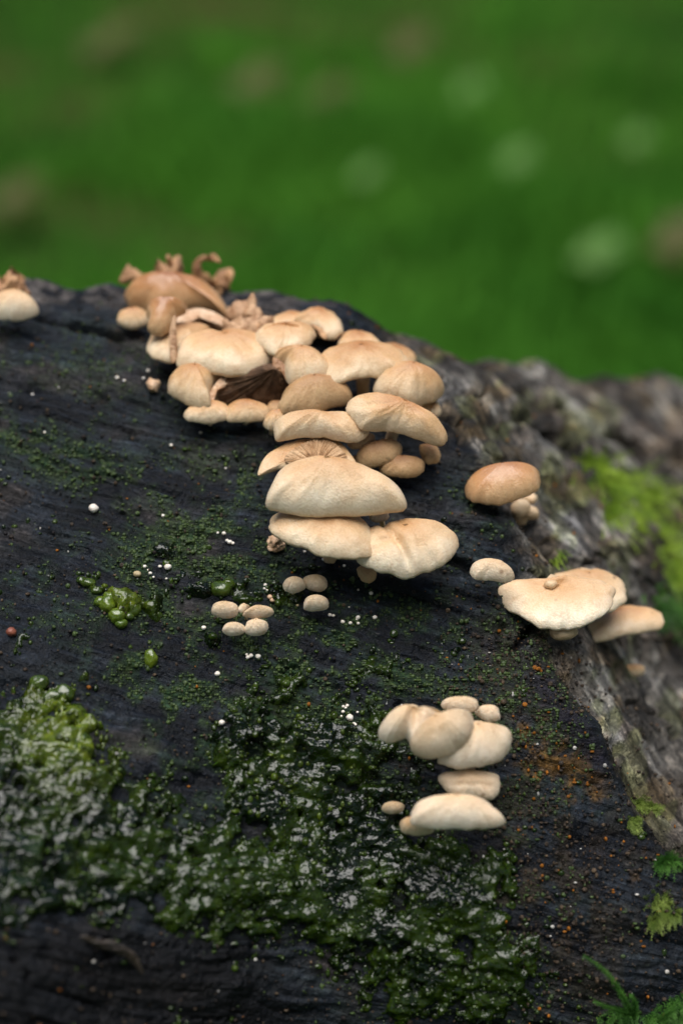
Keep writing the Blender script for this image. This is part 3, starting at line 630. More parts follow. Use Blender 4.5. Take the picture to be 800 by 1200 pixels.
mushroom('small folded cap on top of the lower white group', 5, [(385, 110), (418, 76), (480, 69), (542, 81), (562, 106), (552, 132), (500, 140), (430, 135)], M_pale, group=G5, e=52, lift=.9, H=.3)
mushroom('little rear knob at the upper right of the lower white group', 5, [(545, 150), (560, 118), (592, 107), (632, 115), (661, 145), (656, 178), (600, 180)], M_pale, group=G5, e=52, lift=.6, H=.3)
mushroom('ribbed cap in the shade below the broad round white cap', 5, [(374, 442), (396, 402), (450, 382), (530, 378), (602, 388), (648, 425), (663, 480), (646, 530), (600, 552), (540, 541), (480, 534), (422, 518), (388, 484)], M_pale, group=G5, e=62, lift=.75, H=.35, creases=((380, 450, 650, 455, .06, .03), (385, 490, 655, 500, .05, .03)))
mushroom('wide flat bottom cap of the lower white group', 5, [(240, 642), (262, 565), (300, 528), (360, 518), (450, 530), (540, 532), (602, 568), (652, 614), (683, 650), (670, 673), (600, 686), (500, 689), (400, 686), (300, 681), (250, 666)], M_pale, group=G5, e=48, lift=1.35, H=.6)
mushroom('small orange tinged cap under the left end of the wide bottom cap', 5, [(190, 662), (205, 625), (240, 613), (275, 640), (310, 672), (352, 690), (330, 711), (260, 716), (205, 701)], M_cream, group=G5, e=55, lift=.9, H=.4)
mushroom('small white button just left of the wide bottom cap', 5, [(108, 590), (125, 565), (165, 557), (205, 565), (214, 590), (195, 612), (150, 618), (115, 606)], M_pale, group=G5, e=60, lift=.5, H=.3, n=64)
mushroom('pale domed cap at the left edge of the log crest', 6, [(-50, 285), (-20, 245), (25, 220), (75, 212), (120, 224), (155, 250), (164, 280), (130, 301), (80, 309), (20, 309), (-30, 303)], M_cream, group=None, e=46, lift=.9, H=.6)
debris('broken tan mushroom stub with brown litter at the left crest', 'broken_stub', 'dried mushroom', 6, (50, 190),
       [('stub', 6, [(-40, 190, .9), (10, 188, 1.0), (60, 185, 1.0), (88, 188, .9)], [.36, .36, .34, .2]), ('shred', 6, [(10, 150, .9), (45, 142, 1.), (70, 150, 1.), (98, 160, .8)], [.1, .2, .2, .06]), ('shred', 6, [(80, 150, .8), (60, 115, .9), (48, 82, .9)], [.14, .08, .02]), ('shred', 6, [(90, 180, .7), (110, 195, .7), (122, 205, .6)], [.1, .12, .05])])
debris('small pinkish crumb of mushroom on bare wood left of the cluster', 'mushroom_crumb', 'crumb', 6, (655, 590), [('crumb', 6, [(630, 578, .15), (652, 585, .25), (676, 592, .15)], [.08, .16, .06]), ('crumb', 6, [(640, 590, .1), (655, 605, .15), (660, 612, .1)], [.08, .12, .05])], M_flesh)
debris('frilly whitish crumb under the left end of the flat cap', 'mushroom_crumb', 'crumb', 3, (100, 460), [('crumb', 3, [(75, 465, .2), (95, 450, .3), (120, 455, .2)], [.1, .18, .08]), ('crumb', 3, [(72, 478, .15), (100, 472, .25), (128, 470, .2)], [.06, .12, .06])], M_flesh)
debris('thin curved dark twig lying at the lower left', 'twig', 'twig', 0, (140, 1120), [('twig', 0, [(95, 1098, .25), (118, 1106, .3), (150, 1118, .3), (168, 1142, .2)], [.05, .09, .08, .04])], M_twig)

# tiny beads
def beads(view, lst, label, group, m=M_white, r0=.06, name='fungus_bead', cat='fungus bead'):
    ORD = ['leftmost', 'second from the left', 'third from the left', 'fourth from the left', 'fifth from the left', 'sixth from the left', 'seventh from the left', 'eighth from the left', 'ninth from the left', 'tenth from the left', 'eleventh from the left', 'twelfth from the left', 'second from the right', 'rightmost']
    rank = {id(q): i for i, q in enumerate(sorted(lst, key=lambda q: q[0]))}
    for i, t_ in enumerate(lst):
        lab = label if len(lst) == 1 else label + ', ' + ('rightmost' if rank[id(t_)] == len(lst) - 1 else ORD[rank[id(t_)]])
        x, y = t_[:2]; r = t_[2] / VIEWS[view][2] / FP * 42 if len(t_) > 2 else r0
        (a, b), = pp(view, [(x, y)]); c_, n_ = hit(a, b); c_ = c_ - np.array([0, 0, r * .8]); bw = W(c_)
        o = lump_mesh(name, c_, r, r * .85, r, m, None, bw, i + int(x), .10, 12, 8); tag(o, lab, cat, group if len(lst) > 1 else None)
beads(8, [(295, 255, 16)], 'lone round white bead on bare wood at mid left', None)
beads(8, [(38, 640, 16)], 'round reddish brown bead near the left edge', None, M_redbead)
beads(8, [(525, 438, 12)], 'largest white bead of the scatter above the green blobs', None)
beads(8, [(430, 460, 12)], 'tan bead left of the white scatter above the green blobs', None, M_tanbead)
beads(8, [(470, 458, 6), (500, 437, 6), (453, 437, 6), (463, 448, 4), (480, 470, 4), (520, 475, 4), (608, 503, 7)], 'tiny white bead in the scatter above green blobs', 'specks above the green blobs')
beads(8, [(700, 333, 7), (680, 332, 5), (718, 360, 8), (710, 356, 6), (727, 364, 6)], 'small white bead in the line left of the flat cap', 'beads left of the flat cap')
beads(8, [(637, 628, 8), (665, 662, 9), (680, 772, 9)], 'white bead near the rosette of five', 'beads by the rosette')
beads(8, [(510, 278, 6), (535, 58, 6), (705, 130, 4), (140, 18, 5), (627, 18, 5)], 'isolated white dot high on the dark wood', 'dots on the bare wood')
beads(7, [(303, 218, 8), (300, 232, 7), (310, 240, 6)], 'tiny bead of the knot right of the rosette top', 'beads right of the rosette')
beads(7, [(322, 265, 11), (332, 277, 11)], 'twin pinkish bead just right of the rosette of five', 'twin beads', M_flesh)
beads(7, [(428, 298, 6)], 'single tan dot left of the lowest trio button', None, M_tanbead)
beads(7, [(235, 500, 9), (248, 494, 9), (275, 497, 11), (230, 490, 6)], 'greyish bead clumped below the rosette of five', 'beads below the rosette')
beads(7, [(133, 755, 12)], 'solitary white bead left of the central algae', None)
beads(7, [(555, 335, 8), (568, 338, 7), (605, 362, 9), (635, 367, 8), (665, 345, 9), (665, 368, 7), (660, 352, 6), (730, 345, 10), (630, 305, 4), (665, 237, 5), (457, 88, 6), (530, 118, 7), (610, 143, 6), (715, 250, 8)], 'small whitish bead on black wood below the main cluster', 'beads below the main cluster')
beads(9, [(580, 297, 7), (597, 293, 8), (590, 303, 6), (578, 320, 8), (643, 322, 6), (571, 340, 5)], 'tiny white bead patch left of the white group', 'tiny beads by the lower white group')
beads(9, [(608, 345, 17)], 'larger white bead in the patch left of the lower white group', None)
beads(9, [(625, 380, 15), (610, 374, 8)], 'paired white bead under the larger one by the lower white group', 'paired beads')
beads(9, [(652, 433, 12)], 'separate white bead nearest the frilled lobe', None)
beads(9, [(437, 830, 25)], 'large left bead of two on the lower algae', None)
beads(9, [(495, 858, 18)], 'smaller right bead of two on the lower algae', None)
beads(9, [(712, 737, 12)], 'white dot left of the small white button', None)
beads(6, [(500, 555, 9), (530, 567, 7), (612, 557, 7), (632, 525, 9), (250, 596, 4)], 'pale dot on bare wood left of the main cluster', 'dots left of the main cluster')

# ------------------------------------------------------------------ jelly algae: a film of fused domes and loose beads
def outline_field(blobs): return np.clip(sum(blob(*b) * w_ for *b, w_ in [(*x[:-1], x[-1]) for x in blobs]), 0, 1.3)
mass = outline_field([(40, 870, 75, 60, 20, 1.1), (20, 950, 100, 90, 0, 1.1), (130, 970, 90, 60, 20, 1), (70, 1030, 120, 50, 0, 1), (215, 1010, 70, 50, 20, .9), (270, 1050, 60, 55, 0, .8),
    (325, 810, 45, 35, 0, .9), (345, 880, 80, 45, 0, 1), (420, 950, 80, 55, 0, .95), (440, 1030, 110, 60, 0, 1), (500, 1110, 110, 70, 0, 1), (570, 1050, 50, 60, 0, .6), (350, 1030, 70, 60, 0, .9), (330, 950, 50, 50, 0, .7), (560, 1160, 80, 40, 0, .9),
    (150, 712, 24, 18, 0, 1.1), (118, 690, 20, 10, 30, 1.0), (185, 712, 14, 16, 0, .7), (240, 690, 40, 14, 0, .7), (175, 770, 7, 10, 0, 1.2), (205, 655, 40, 25, 0, .55), (300, 700, 60, 30, 0, .6), (250, 740, 30, 18, 0, .6), (470, 770, 90, 25, 0, .45), (590, 830, 30, 40, 0, .3), (420, 860, 30, 50, 0, .7)])
edge = fbm(UU * 1.6, SS * 1.6, 201, 4)
cover = smooth(mass + .6 * edge + .25 * fbm(UU * 5, SS * 5, 203, 2), .22, .85) * front * (1 - barkm * .8)
sz_big = outline_field([(100, 860, 140, 120, 0, .7), (350, 890, 100, 90, 0, 1.1), (470, 1080, 160, 120, 0, .7), (150, 712, 30, 22, 0, .8), (175, 770, 8, 12, 0, 2.)])
HA = np.full(SS.shape, -.04)
fi = np.where((S > -14) & (S < 9))[0]; fj = np.where((U > -11) & (U < 12.5))[0]
cw = cover[np.ix_(fi, fj)]; pr = (cw ** 2).ravel(); pr = pr / pr.sum()
def domes(count, rlo, rhi, flat, lift=0.0, bigw=False):
    idx = RNG.choice(len(pr), count, p=pr)
    for c_ in idx:
        i, j = fi[c_ // len(fj)], fj[c_ % len(fj)]
        r = rlo + (rhi - rlo) * RNG.random() ** 2.2
        if not bigw: r *= .45 + .55 * cover[i, j]
        if bigw: r *= .55 + .6 * min(1, sz_big[i, j])
        kx = max(2, int(r / .055) + 1); i0_, i1_ = i - kx, i + kx + 1; j0_, j1_ = j - kx, j + kx + 1
        if j0_ < 0 or i0_ < 0 or j1_ >= nu or i1_ >= ns: continue
        d2 = (S[i0_:i1_, None] - S[i]) ** 2 * (1 + .5 * RNG.random()) + (U[None, j0_:j1_] - U[j]) ** 2
        z = np.where(d2 < r * r, np.sqrt(np.clip(r * r - d2, 0, None)) * flat + lift * r, -.04)
        HA[i0_:i1_, j0_:j1_] = np.maximum(HA[i0_:i1_, j0_:j1_], z)
domes(1100, .22, .62, .42, 0, True)
base_h = np.where(HA > 0, HA * smooth(cover, .35, .8), HA) - .06 * (1 - smooth(cover, .35, .6))
HA[:] = -.04
domes(8000, .07, .21, .62)
HA = np.where(HA > -.03, HA + np.clip(base_h, 0, 1) * .95, base_h)
for (x, y, r) in ((175, 770, .24), (128, 709, .22), (140, 722, .22), (160, 712, .24), (118, 695, .18), (104, 682, .16), (150, 700, .18), (97, 800, .30), (70, 812, .3), (88, 840, .34), (60, 800, .3), (95, 885, .34), (82, 890, .3), (110, 870, .26), (45, 800, .3), (460, 925, .25), (325, 885, .3), (380, 930, .3)):
    d2 = ((Q - x) ** 2 + (R - y) ** 2) * (42 / FP) ** 2
    HA = np.maximum(HA, np.where((d2 < r * r) & front, np.sqrt(np.clip(r * r - d2, 0, None)) * .95 + .05, -.04))
HA -= .008 * (fbm(UU * 9, SS * 9, 205, 2) + .3)
HA = np.where(HA > 0, HA * (.25 + .75 * smooth(cover, .1, .7)), HA)
HA -= .25 * (1 - smooth(cover, .0, .06)) * (HA < .12)
holes = fbm(UU * 4.5, SS * 6, 223, 3); HA -= .12 * smooth(holes, .12, .34) * (HA < .16)
thin = fbm(UU * 2.2, SS * 2.2, 221, 4); HA -= .6 * smooth(thin, .12, .3) * (1 - smooth(mass, .75, 1.2)) * (HA < .6) + .4 * smooth(thin, .38, .5)
vis = HA > -.035
Fv = F[vis.ravel()[F].any(1)]
Fv = Fv[(PH.ravel()[Fv[:, 0]] < 1.6)]
PA = PD + NR * np.maximum(HA, -.05)[..., None]
idx = np.unique(Fv); mp = np.full(ns * nu, -1); mp[idx] = np.arange(len(idx))
ca_ = fbm(UU * 1.1, SS * 1.1, 211, 3) * .5 + .5
apig = lerp(C(.002, .0055, .0012), C(.014, .027, .0025), smooth(ca_, .35, .7))
apig = lerp(apig, C(.11, .15, .010), np.clip(smooth(HA, .35, .8) * .35 + outline_field([(175, 770, 10, 14, 0, 1.), (140, 710, 30, 22, 0, .7), (90, 850, 60, 60, 20, .7)]) * smooth(HA, .02, .2), 0, 1))
alg = make_mesh('jelly_algae', W(PA).reshape(-1, 3)[idx], mp[Fv], M_alg, None, logbase, True, cols={'pigment': apig.reshape(-1, 3)[idx]})
tag(alg, 'wet green jelly like algae spread over the lower part of the log', 'algae', None, 'stuff')

# icosphere for the beads
def ico():
    t = (1 + 5 ** .5) / 2
    v = [(-1, t, 0), (1, t, 0), (-1, -t, 0), (1, -t, 0), (0, -1, t), (0, 1, t), (0, -1, -t), (0, 1, -t), (t, 0, -1), (t, 0, 1), (-t, 0, -1), (-t, 0, 1)]
    f = [(0, 11, 5), (0, 5, 1), (0, 1, 7), (0, 7, 10), (0, 10, 11), (1, 5, 9), (5, 11, 4), (11, 10, 2), (10, 7, 6), (7, 1, 8), (3, 9, 4), (3, 4, 2), (3, 2, 6), (3, 6, 8), (3, 8, 9), (4, 9, 5), (2, 4, 11), (6, 2, 10), (8, 6, 7), (9, 8, 1)]
    v = [np.array(a) / np.linalg.norm(a) for a in v]; nf = []; cache = {}
    def mid(a, b):
        key = (min(a, b), max(a, b))
        if key not in cache: m_ = v[a] + v[b]; v.append(m_ / np.linalg.norm(m_)); cache[key] = len(v) - 1
        return cache[key]
    for a, b, c in f:
        ab, bc, ca2 = mid(a, b), mid(b, c), mid(c, a); nf += [(a, ab, ca2), (b, bc, ab), (c, ca2, bc), (ab, bc, ca2)]
    return np.array(v), np.array(nf)
IV, IF = ico()
def scatter(name, field, count, rlo, rhi, m, label, cat, cfun, power=1.5, sink=.2, seedp=2.0, bare=True):
    fw = field[np.ix_(fi, fj)]; q_ = (fw ** power).ravel(); q_ = q_ / q_.sum(); ix = RNG.choice(len(q_), count, p=q_)
    ii, jj = fi[ix // len(fj)], fj[ix % len(fj)]
    r = rlo + (rhi - rlo) * RNG.random(count) ** seedp
    top = PD[ii, jj] + NR[ii, jj] * (np.maximum(HA[ii, jj], 0) + r * (1 - sink))[:, None]
    sc = r[:, None] * RNG.uniform(.55, 1.45, (count, 3))
    V = (top[:, None] + IV[None] * sc[:, None]).reshape(-1, 3)
    Fi = (IF[None] + (np.arange(count) * len(IV))[:, None, None]).reshape(-1, 3)
    cc_ = np.repeat(cfun(ii, jj, count), len(IV), 0)
    o = make_mesh(name, W(V), Fi, m, None, logbase, True, cols={'pigment': cc_}); tag(o, label, cat, None, 'stuff')
    return o
fine = np.clip(film * (1 - cover) + .1 * cover, 0, 1) * front * (1 - .9 * barkm)
def cg(ii, jj, n):
    t = RNG.random((n, 1)); return C(.006, .015, .004) * (1 - t) + C(.05, .085, .008) * t ** 4 + C(.03, .04, .01) * (t - t * t)
scatter('algae_beads', fine, 8500, .010, .050, M_film, 'countless small glossy green algae beads over the middle of the log', 'algae beads', cg, sink=.75)
mass_f = smooth(mass + .55 * edge + .15, .15, .75) * front * (1 - barkm) * (.35 + .65 * smooth(fbm(UU * 3, SS * 3, 231, 2), -.3, .3))
def cb(ii, jj, n):
    t = RNG.random((n, 1)); yl = np.clip(outline_field([(140, 710, 30, 22, 0, .8), (90, 850, 70, 70, 20, .9), (350, 900, 90, 80, 0, .45), (175, 770, 10, 14, 0, 1)])[ii, jj], 0, 1)[:, None]
    dk = C(.004, .010, .002) * (1 - t) + C(.025, .045, .005) * t; return dk * (1 - yl * t) + C(.09, .12, .010) * yl * t
scatter('algae_bubbles', mass_f, 3200, .018, .085, M_alg, 'rounded translucent green algae bubbles crowding the jelly film', 'algae bubbles', cb, 1.4, .95, 2.2)
grit_f = front * (.25 + .8 * barkm * 0 + .9 * np.clip(brownr + blob(600, 800, 80, 80), 0, 1)) * (1 - cover)
M_grit = wood_material('grit', .3, .2)
def gc(ii, jj, n):
    t = RNG.random((n, 1)); o = C(.015, .014, .016) * (1 - t) + C(.10, .07, .045) * t
    k_ = RNG.random(n) < .05 + .25 * rust[ii, jj]; o[k_] = C(.30, .11, .015); k2 = RNG.random(n) < .015; o[k2] = C(.5, .48, .45); return o
scatter('wood_grit', grit_f, 7000, .012, .05, M_grit, 'fine dark grit and crumbs sticking to the wet wood', 'grit', gc)

M_blob = simple('jelly_blob', (.04, .075, .006), (.12, .165, .012), 260, .14, .0004, .35, .3)
M_darkblob = simple('dark_jelly_blob', (.018, .036, .004), (.055, .085, .008), 260, .14, .0004, .35, .3)
def blobs_(label, lst, m=M_blob):
    c0, _ = hit(lst[0][0], lst[0][1]); bw = W(c0); r = thing('algae_blob', label, 'algae blob', bw)
    for i, (x, y, rx, ry) in enumerate(lst):
        c_, _ = hit(x, y); lump_mesh('lobe', c_ - np.array([0, 0, .08]), rx, ry, rx * .8, m, r, bw, i + x, .14, 22, 14)
blobs_('single upright bright green jelly blob low on the left wood', [(177, 772, .17, .24)])
blobs_('bright lime green jelly blobs fused in a lump, left of the rosette', [(126, 708, .24, .2), (138, 722, .2, .2), (130, 700, .18, .14), (143, 731, .15, .12), (118, 704, .16, .13)])
blobs_('dark green jelly blob to the right of the lime green lump', [(158, 712, .19, .22), (163, 703, .12, .12), (152, 722, .12, .1)], M_darkblob)
blobs_('small olive jelly blobs trailing up left of the lime green lump', [(104, 683, .2, .12), (96, 680, .14, .1), (114, 692, .14, .1)], M_darkblob)
blobs_('rounded yellow green blobs on the upper rim of the left algae mass', [(90, 838, .3, .26), (84, 890, .3, .28), (76, 812, .26, .2), (98, 868, .22, .2), (62, 818, .24, .2), (46, 800, .24, .2)], M_darkblob)
blobs_('dark green blob above the rosette of five buttons', [(258, 690, .26, .2), (268, 684, .16, .12)], M_darkblob)

# ------------------------------------------------------------------ mosses
def sprig_geo(p0, d, L, nl, wl, droop, side, rng):
    """one moss shoot: points in frame cm -> leaf triangles"""
    V = []; Fs = []
    pts = [p0 + d * L * t + np.array([0, -droop * L * t * t, 0]) for t in np.linspace(0, 1, nl)]
    for i, c in enumerate(pts):
        t = i / (nl - 1); ll = wl * (1 - .55 * t) * rng.uniform(.7, 1.2)
        tg = (pts[min(i + 1, nl - 1)] - pts[max(i - 1, 0)]); tg = tg / (np.linalg.norm(tg) + 1e-9)
        for s_ in (-1, 1, 0):
            sd = np.cross(tg, np.array([0, 0, 1.])) * s_ + np.array([0, 0, -.5 if s_ == 0 else rng.uniform(-.5, .1)]); sd = sd / (np.linalg.norm(sd) + 1e-9)
            tip = c + (sd * .85 + tg * .75) * ll; wv = np.cross(sd, tg) + sd * .1; wv = (tg - sd * .3) * ll * .13
            b0 = len(V); V += [c, c + (tip - c) * .45 + wv, tip, c + (tip - c) * .45 - wv]; Fs += [(b0, b0 + 1, b0 + 2), (b0, b0 + 2, b0 + 3)]
    # stalk
    for i in range(nl - 1):
        b0 = len(V); a, b = pts[i], pts[i + 1]; o_ = np.array([.005, .002, 0]); V += [a - o_, a + o_, b + o_, b - o_]; Fs += [(b0, b0 + 1, b0 + 2), (b0, b0 + 2, b0 + 3)]
    return V, Fs
def moss_patch(label, spots, count, L, wl, m, nl=9, spread=14, dirn=(-.3, -.3), name='moss', up=.8):
    V = []; Fs = []; rng = np.random.default_rng(len(label) + count)
    for k_ in range(count):
        cx, cy, rx, ry = spots[rng.integers(len(spots))]
        a = cx + rng.normal() * rx * .5; b = cy + rng.normal() * ry * .5; p0, n_ = hit(a, b); n_ = outn(n_)
        d = n_ * up + np.array([dirn[0] + rng.normal() * .5, dirn[1] + rng.normal() * .5, 0]); d /= np.linalg.norm(d)
        v, f = sprig_geo(p0 - n_ * .05, d, L * rng.uniform(.6, 1.3), nl, wl, .3, 0, rng); o = len(V); V += v; Fs += [tuple(i + o for i in t) for t in f]
    base = W(hit(spots[0][0], spots[0][1])[0])
    ob = make_mesh(name, W(np.array(V)), np.array(Fs), m, None, base, False); tag(ob, label, 'moss', None, 'stuff'); return ob
moss_patch('bright yellow green feathery moss trailing down the grey bark at right', [(700, 548, 18, 12), (712, 572, 22, 16), (725, 570, 22, 12), (735, 590, 26, 14), (755, 605, 22, 18), (770, 625, 20, 22), (785, 650, 16, 26), (745, 560, 26, 8), (716, 605, 7, 16), (765, 580, 24, 8), (795, 675, 10, 20)], 520, .85, .15, M_moss)
moss_patch('dark green moss cushion at the right edge beside the pointed cap', [(785, 700, 22, 22), (798, 720, 18, 20), (775, 712, 14, 12)], 240, .5, .12, M_darkmoss)
moss_patch('small pale branching moss beside the crack at lower right', [(750, 943, 10, 9), (742, 962, 8, 6), (765, 945, 6, 5)], 130, .26, .10, M_palemoss, 7)
moss_patch('pale moss tuft on brown wood at the lower right edge', [(775, 1055, 12, 10), (785, 1070, 12, 8), (770, 1078, 8, 6)], 160, .26, .10, M_palemoss, 7)
moss_patch('small green moss tuft on the right edge above the pale tuft', [(790, 1010, 14, 5), (778, 1008, 8, 4)], 90, .32, .11, M_darkmoss, 7)
moss_patch('thin green moss wisps at the foot of the lone cap', [(648, 658, 8, 8), (655, 650, 6, 5)], 24, .3, .08, M_moss, 6)
moss_patch('dark leafy moss along the bottom right edge', [(770, 1190, 30, 8), (730, 1190, 24, 8), (795, 1175, 12, 14)], 90, .5, .13, M_darkmoss, 8)
def shoot(label, path, m=M_darkmoss, wl=.17, n=26):
    """one larger feathery shoot as a thing: stalk and leaves"""
    pth = pxpath(0, path, n); base = W(pth[0]); r = thing('moss_shoot', label, 'moss shoot', base, None)
    tube('stalk', pth, np.linspace(.035, .012, n), m, r, base, 6)
    V = []; Fs = []; rng = np.random.default_rng(n + int(path[0][0]))
    tg = np.gradient(pth, axis=0); tg /= np.linalg.norm(tg, axis=1, keepdims=True)
    for i in range(1, n):
        ll = wl * (1.0 - .5 * i / n)
        for kx in range(5):
            an = kx * 1.257 + i * .9; a = np.cross(tg[i], [0, 0, 1.]); a /= np.linalg.norm(a); b = np.cross(tg[i], a)
            sd = a * math.cos(an) + b * math.sin(an); tip = pth[i] + (sd * .8 + tg[i] * .8) * ll * rng.uniform(.8, 1.2); wv = np.cross(sd, tg[i]) * ll * .17
            md = pth[i] + (tip - pth[i]) * .45 + sd * ll * .06
            b0 = len(V); V += [pth[i], md + wv, tip, md - wv]; Fs += [(b0, b0 + 1, b0 + 2), (b0, b0 + 2, b0 + 3)]
    lv = make_mesh('leaves', W(np.array(V)), np.array(Fs), m, r, base, False); lv['kind'] = 'stuff'
shoot('long arching dark green feathery moss shoot at the bottom right', [(742, 1192, .5), (726, 1162, 1.0), (708, 1138, 1.3), (686, 1122, 1.5)])
shoot('short moss shoot lying left of the long arching one', [(738, 1190, .4), (718, 1183, .8), (698, 1175, 1.0)], n=18)
shoot('upright little moss shoot right of the long arching one', [(742, 1195, .4), (744, 1178, .8), (740, 1168, 1.0)], n=14)
shoot('moss shoot pointing right along the bottom edge', [(770, 1198, .4), (785, 1186, .8), (800, 1180, 1.0)], n=16)

# ------------------------------------------------------------------ ground, grass, leaves
def ground():
    g = 60; xs = np.linspace(-1, 1, g); xs = np.sign(xs) * np.abs(xs) ** 2.5 * 150
    gx, gy = np.meshgrid(xs, xs + 3); gz = .03 * fbm(gx * .6, gy * .6, 301, 3)
    m, t, b = mat('meadow_soil'); co = t.nodes.new('ShaderNodeTexCoord').outputs['Object']
    n1 = noisen(t, co, 1.3, 4, .6); n2 = noisen(t, co, 9, 4)
    c = ramp(t, n1, [(.35, (.008, .030, .004)), (.5, (.015, .050, .006)), (.66, (.045, .040, .015))])
    c = mixc(t, ramp(t, n2, [(.4, (0, 0, 0)), (.7, (.45, .45, .45))]), c, (.028, .024, .010)); t.links.new(c, b.inputs['Base Color']); b.inputs['Roughness'].default_value = 1; b.inputs['Specular IOR Level'].default_value = 0
    o = make_mesh('ground', np.stack([gx, gy, gz], -1).reshape(-1, 3), quads(g, g, False), m); o['kind'] = 'structure'
ground()
def grass(n=150000):
    y = RNG.uniform(1.3, 9.5, n); x = RNG.uniform(-1, 1, n) * (.5 + y * .30)
    dens = fbm(x * 1.7, y * 1.2, 311, 3); keep = RNG.random(n) < (smooth(dens, -.75, .0) + .1) * (1 - .975 * smooth(y + dens * 2.8 - .25 * x, 2.9, 4.6)); x, y = x[keep], y[keep]; n = len(x)  # far blades thinned, more to the left; dark soil stands in for shade
    z = .03 * fbm(x * .6, y * .6, 301, 3) - .005
    hh = RNG.uniform(.035, .10, n) * (1 + .5 * fbm(x * 2, y * 2, 313, 2)); a = RNG.uniform(0, 2 * math.pi, n); wd = RNG.uniform(.003, .006, n)
    ln = RNG.normal(size=(n, 2)) * .5 * hh[:, None]
    p = np.stack([x, y, z], -1); sd = np.stack([np.cos(a), np.sin(a), 0 * a], -1) * wd[:, None]
    m1 = p + np.concatenate([ln * .35, hh[:, None] * .6], 1); tp = p + np.concatenate([ln, hh[:, None]], 1)
    V = np.stack([p - sd, p + sd, m1 + sd * .8, m1 - sd * .8, tp], 1).reshape(-1, 3); b = np.arange(n)[:, None] * 5
    Ft = np.concatenate([b + [0, 1, 2], b + [0, 2, 3], b + [3, 2, 4]])
    o = make_mesh('grass', V, Ft, M_grass, None, None, False); tag(o, 'bright green grass of the meadow far behind the log', 'grass', None, 'stuff')
grass()
def on_ground(px, py):
    d = W(ray(px, py) * 100) - CAM; t = (0.06 - CAM[2]) / d[2]; return CAM + d * t
def leaf(px, py, r, m, label, group):
    c = on_ground(px, py); rng = np.random.default_rng(int(px)); an = np.linspace(0, 2 * math.pi, 28, endpoint=False)
    rr = r * (.6 + .4 * np.abs(np.cos(an * 2.5))) ; rot_ = rng.uniform(0, 6); T = np.linspace(0.05, 1, 5)[:, None]
    x = np.cos(an + rot_) * rr * T; y = np.sin(an + rot_) * rr * T; z = .3 * r * np.sin(x / r * 2) + .25 * r * T ** 2 + 0 * x
    V = np.stack([x, y, z], -1); tl = rng.uniform(.2, .6); V2 = V.copy(); V2[..., 2] = V[..., 2] + V[..., 1] * tl; V = V2.reshape(-1, 3) + c
    n_ = len(V); F_ = quads(5, 28).tolist() + [list(range(28))]
    F_ = F_ + [[i + n_ for i in f[::-1]] for f in F_]; V = np.vstack([V, V - np.array([0, 0, .0012])])
    o = make_mesh('fallen_leaf', V, F_, m, None, c, True); tag(o, label, 'leaf', group)
for (x, y, r, l_) in ((702, 300, .042, 'large pale leaf blurred in the grass, low at the right'), (745, 165, .025, 'pale leaf blurred in the grass near the upper right edge'), (550, 112, .04, 'pale leaf blurred in the far grass, high right of the middle'),
    (430, 205, .026, 'pale leaf blurred in the grass just right of the middle'), (605, 190, .032, 'pale leaf blurred in the grass halfway between the middle and right edge')):
    leaf(x, y, r, M_leafpale, l_, 'pale leaves in the grass')
for (x, y, r, l_) in ((798, 285, .05, 'brown leaf cut by the right edge, blurred in the grass'), (300, 105, .07, 'brown leaf blurred in the far grass, upper left of the middle'), (130, 55, .09, 'brown leaf blurred in the far grass at the upper left'), (380, 120, .07, 'brown leaf blurred in the far grass above the top mushroom, right one'),
    (20, 235, .05, 'brown leaf blurred in the grass near the left edge'), (480, 60, .06, 'brown leaf blurred in the far grass near the top middle')):
    leaf(x, y, r, M_leafbrown, l_, 'brown leaves in the grass')

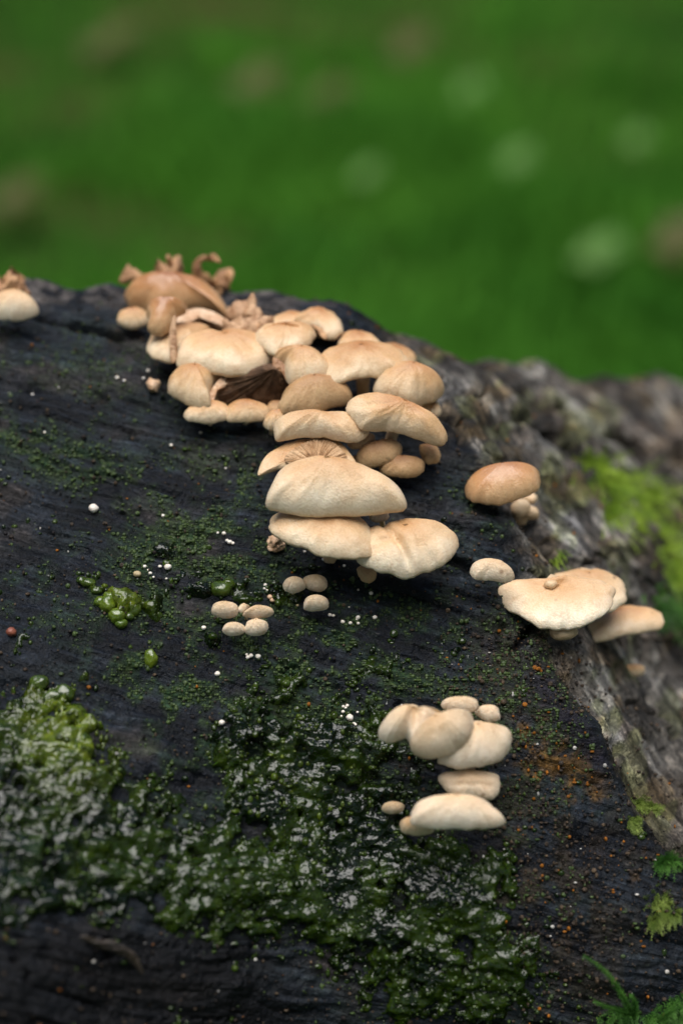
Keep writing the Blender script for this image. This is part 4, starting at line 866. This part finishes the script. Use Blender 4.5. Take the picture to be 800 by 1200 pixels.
# ------------------------------------------------------------------ trees added out of view round the glade to block low sky light
M_crown = leaf_material('tree_leaves', (.025, .06, .012), (.06, .12, .02), 2.0)
M_trunk = simple('tree_bark', (.04, .03, .022), (.11, .09, .07), 12, .85, .02)
def tree_meshes():
    rng = np.random.default_rng(3); n = 5200
    cl = rng.normal(size=(70, 3)) * [1.5, 1.5, 2.0]; cl[:, 2] += 6.2
    c = cl[rng.integers(70, size=n)] + rng.normal(size=(n, 3)) * .42
    a = rng.normal(size=(n, 3)); a /= np.linalg.norm(a, axis=1, keepdims=True); b = np.cross(a, rng.normal(size=(n, 3))); b /= np.linalg.norm(b, axis=1, keepdims=True)
    V = np.stack([c - a * .16, c + b * .08, c + a * .16, c - b * .08], 1).reshape(-1, 3)
    Fq = np.arange(n * 4).reshape(-1, 4)
    tv = []; tf = []
    def limb(p, q, r0, r1, k=8):
        o_ = len(tv); d = (q - p) / np.linalg.norm(q - p); x = np.cross(d, [.3, 1, .1]); x /= np.linalg.norm(x); y = np.cross(d, x)
        for i_ in range(5):
            t = i_ / 4; cc = p + (q - p) * t + x * .12 * math.sin(t * 3) ; r = r0 + (r1 - r0) * t
            for j in range(k): tv.append(cc + r * (x * math.cos(6.2832 * j / k) + y * math.sin(6.2832 * j / k)))
        for i_ in range(4):
            for j in range(k): tf.append((o_ + i_ * k + j, o_ + i_ * k + (j + 1) % k, o_ + (i_ + 1) * k + (j + 1) % k, o_ + (i_ + 1) * k + j))
    limb(np.array([0, 0, -.1]), np.array([.1, .1, 6.5]), .28, .10)
    for i_ in range(9):
        z = 2.6 + i_ * .42; an = i_ * 2.4; limb(np.array([0.03, 0.03, z]), np.array([math.cos(an) * 1.8, math.sin(an) * 1.8, z + 1.6]), .09, .025, 6)
    return (V, Fq), (np.array(tv), tf)
(cv, cf), (tv_, tf_) = tree_meshes()
t0 = thing('blocker_tree', 'one of the leafy trees added out of view to block low sky light', 'blocker_tree', (0, 0, 0), 'added trees blocking the low sky')
crown = make_mesh('crown', cv, cf, M_crown, t0, None, False); trunk = make_mesh('trunk', tv_, tf_, M_trunk, t0)
NT = 18
for i in range(NT):
    an = i / NT * 2 * math.pi + random.uniform(-.08, .08); rr_ = 8.5 + random.uniform(-.6, 1.2)
    if abs(math.cos(an)) > .5 and math.cos(an) > 0: rr_ += 4
    if i == 0: r = t0
    else:
        r = t0.copy(); COL.objects.link(r)
        for ch in (crown, trunk):
            c_ = ch.copy(); COL.objects.link(c_); c_.parent = r
    r.location = (math.sin(an) * rr_, math.cos(an) * rr_, 0); r.rotation_euler = (0, 0, random.uniform(0, 6)); k_ = random.uniform(.85, 1.15); r.scale = (k_, k_, k_)
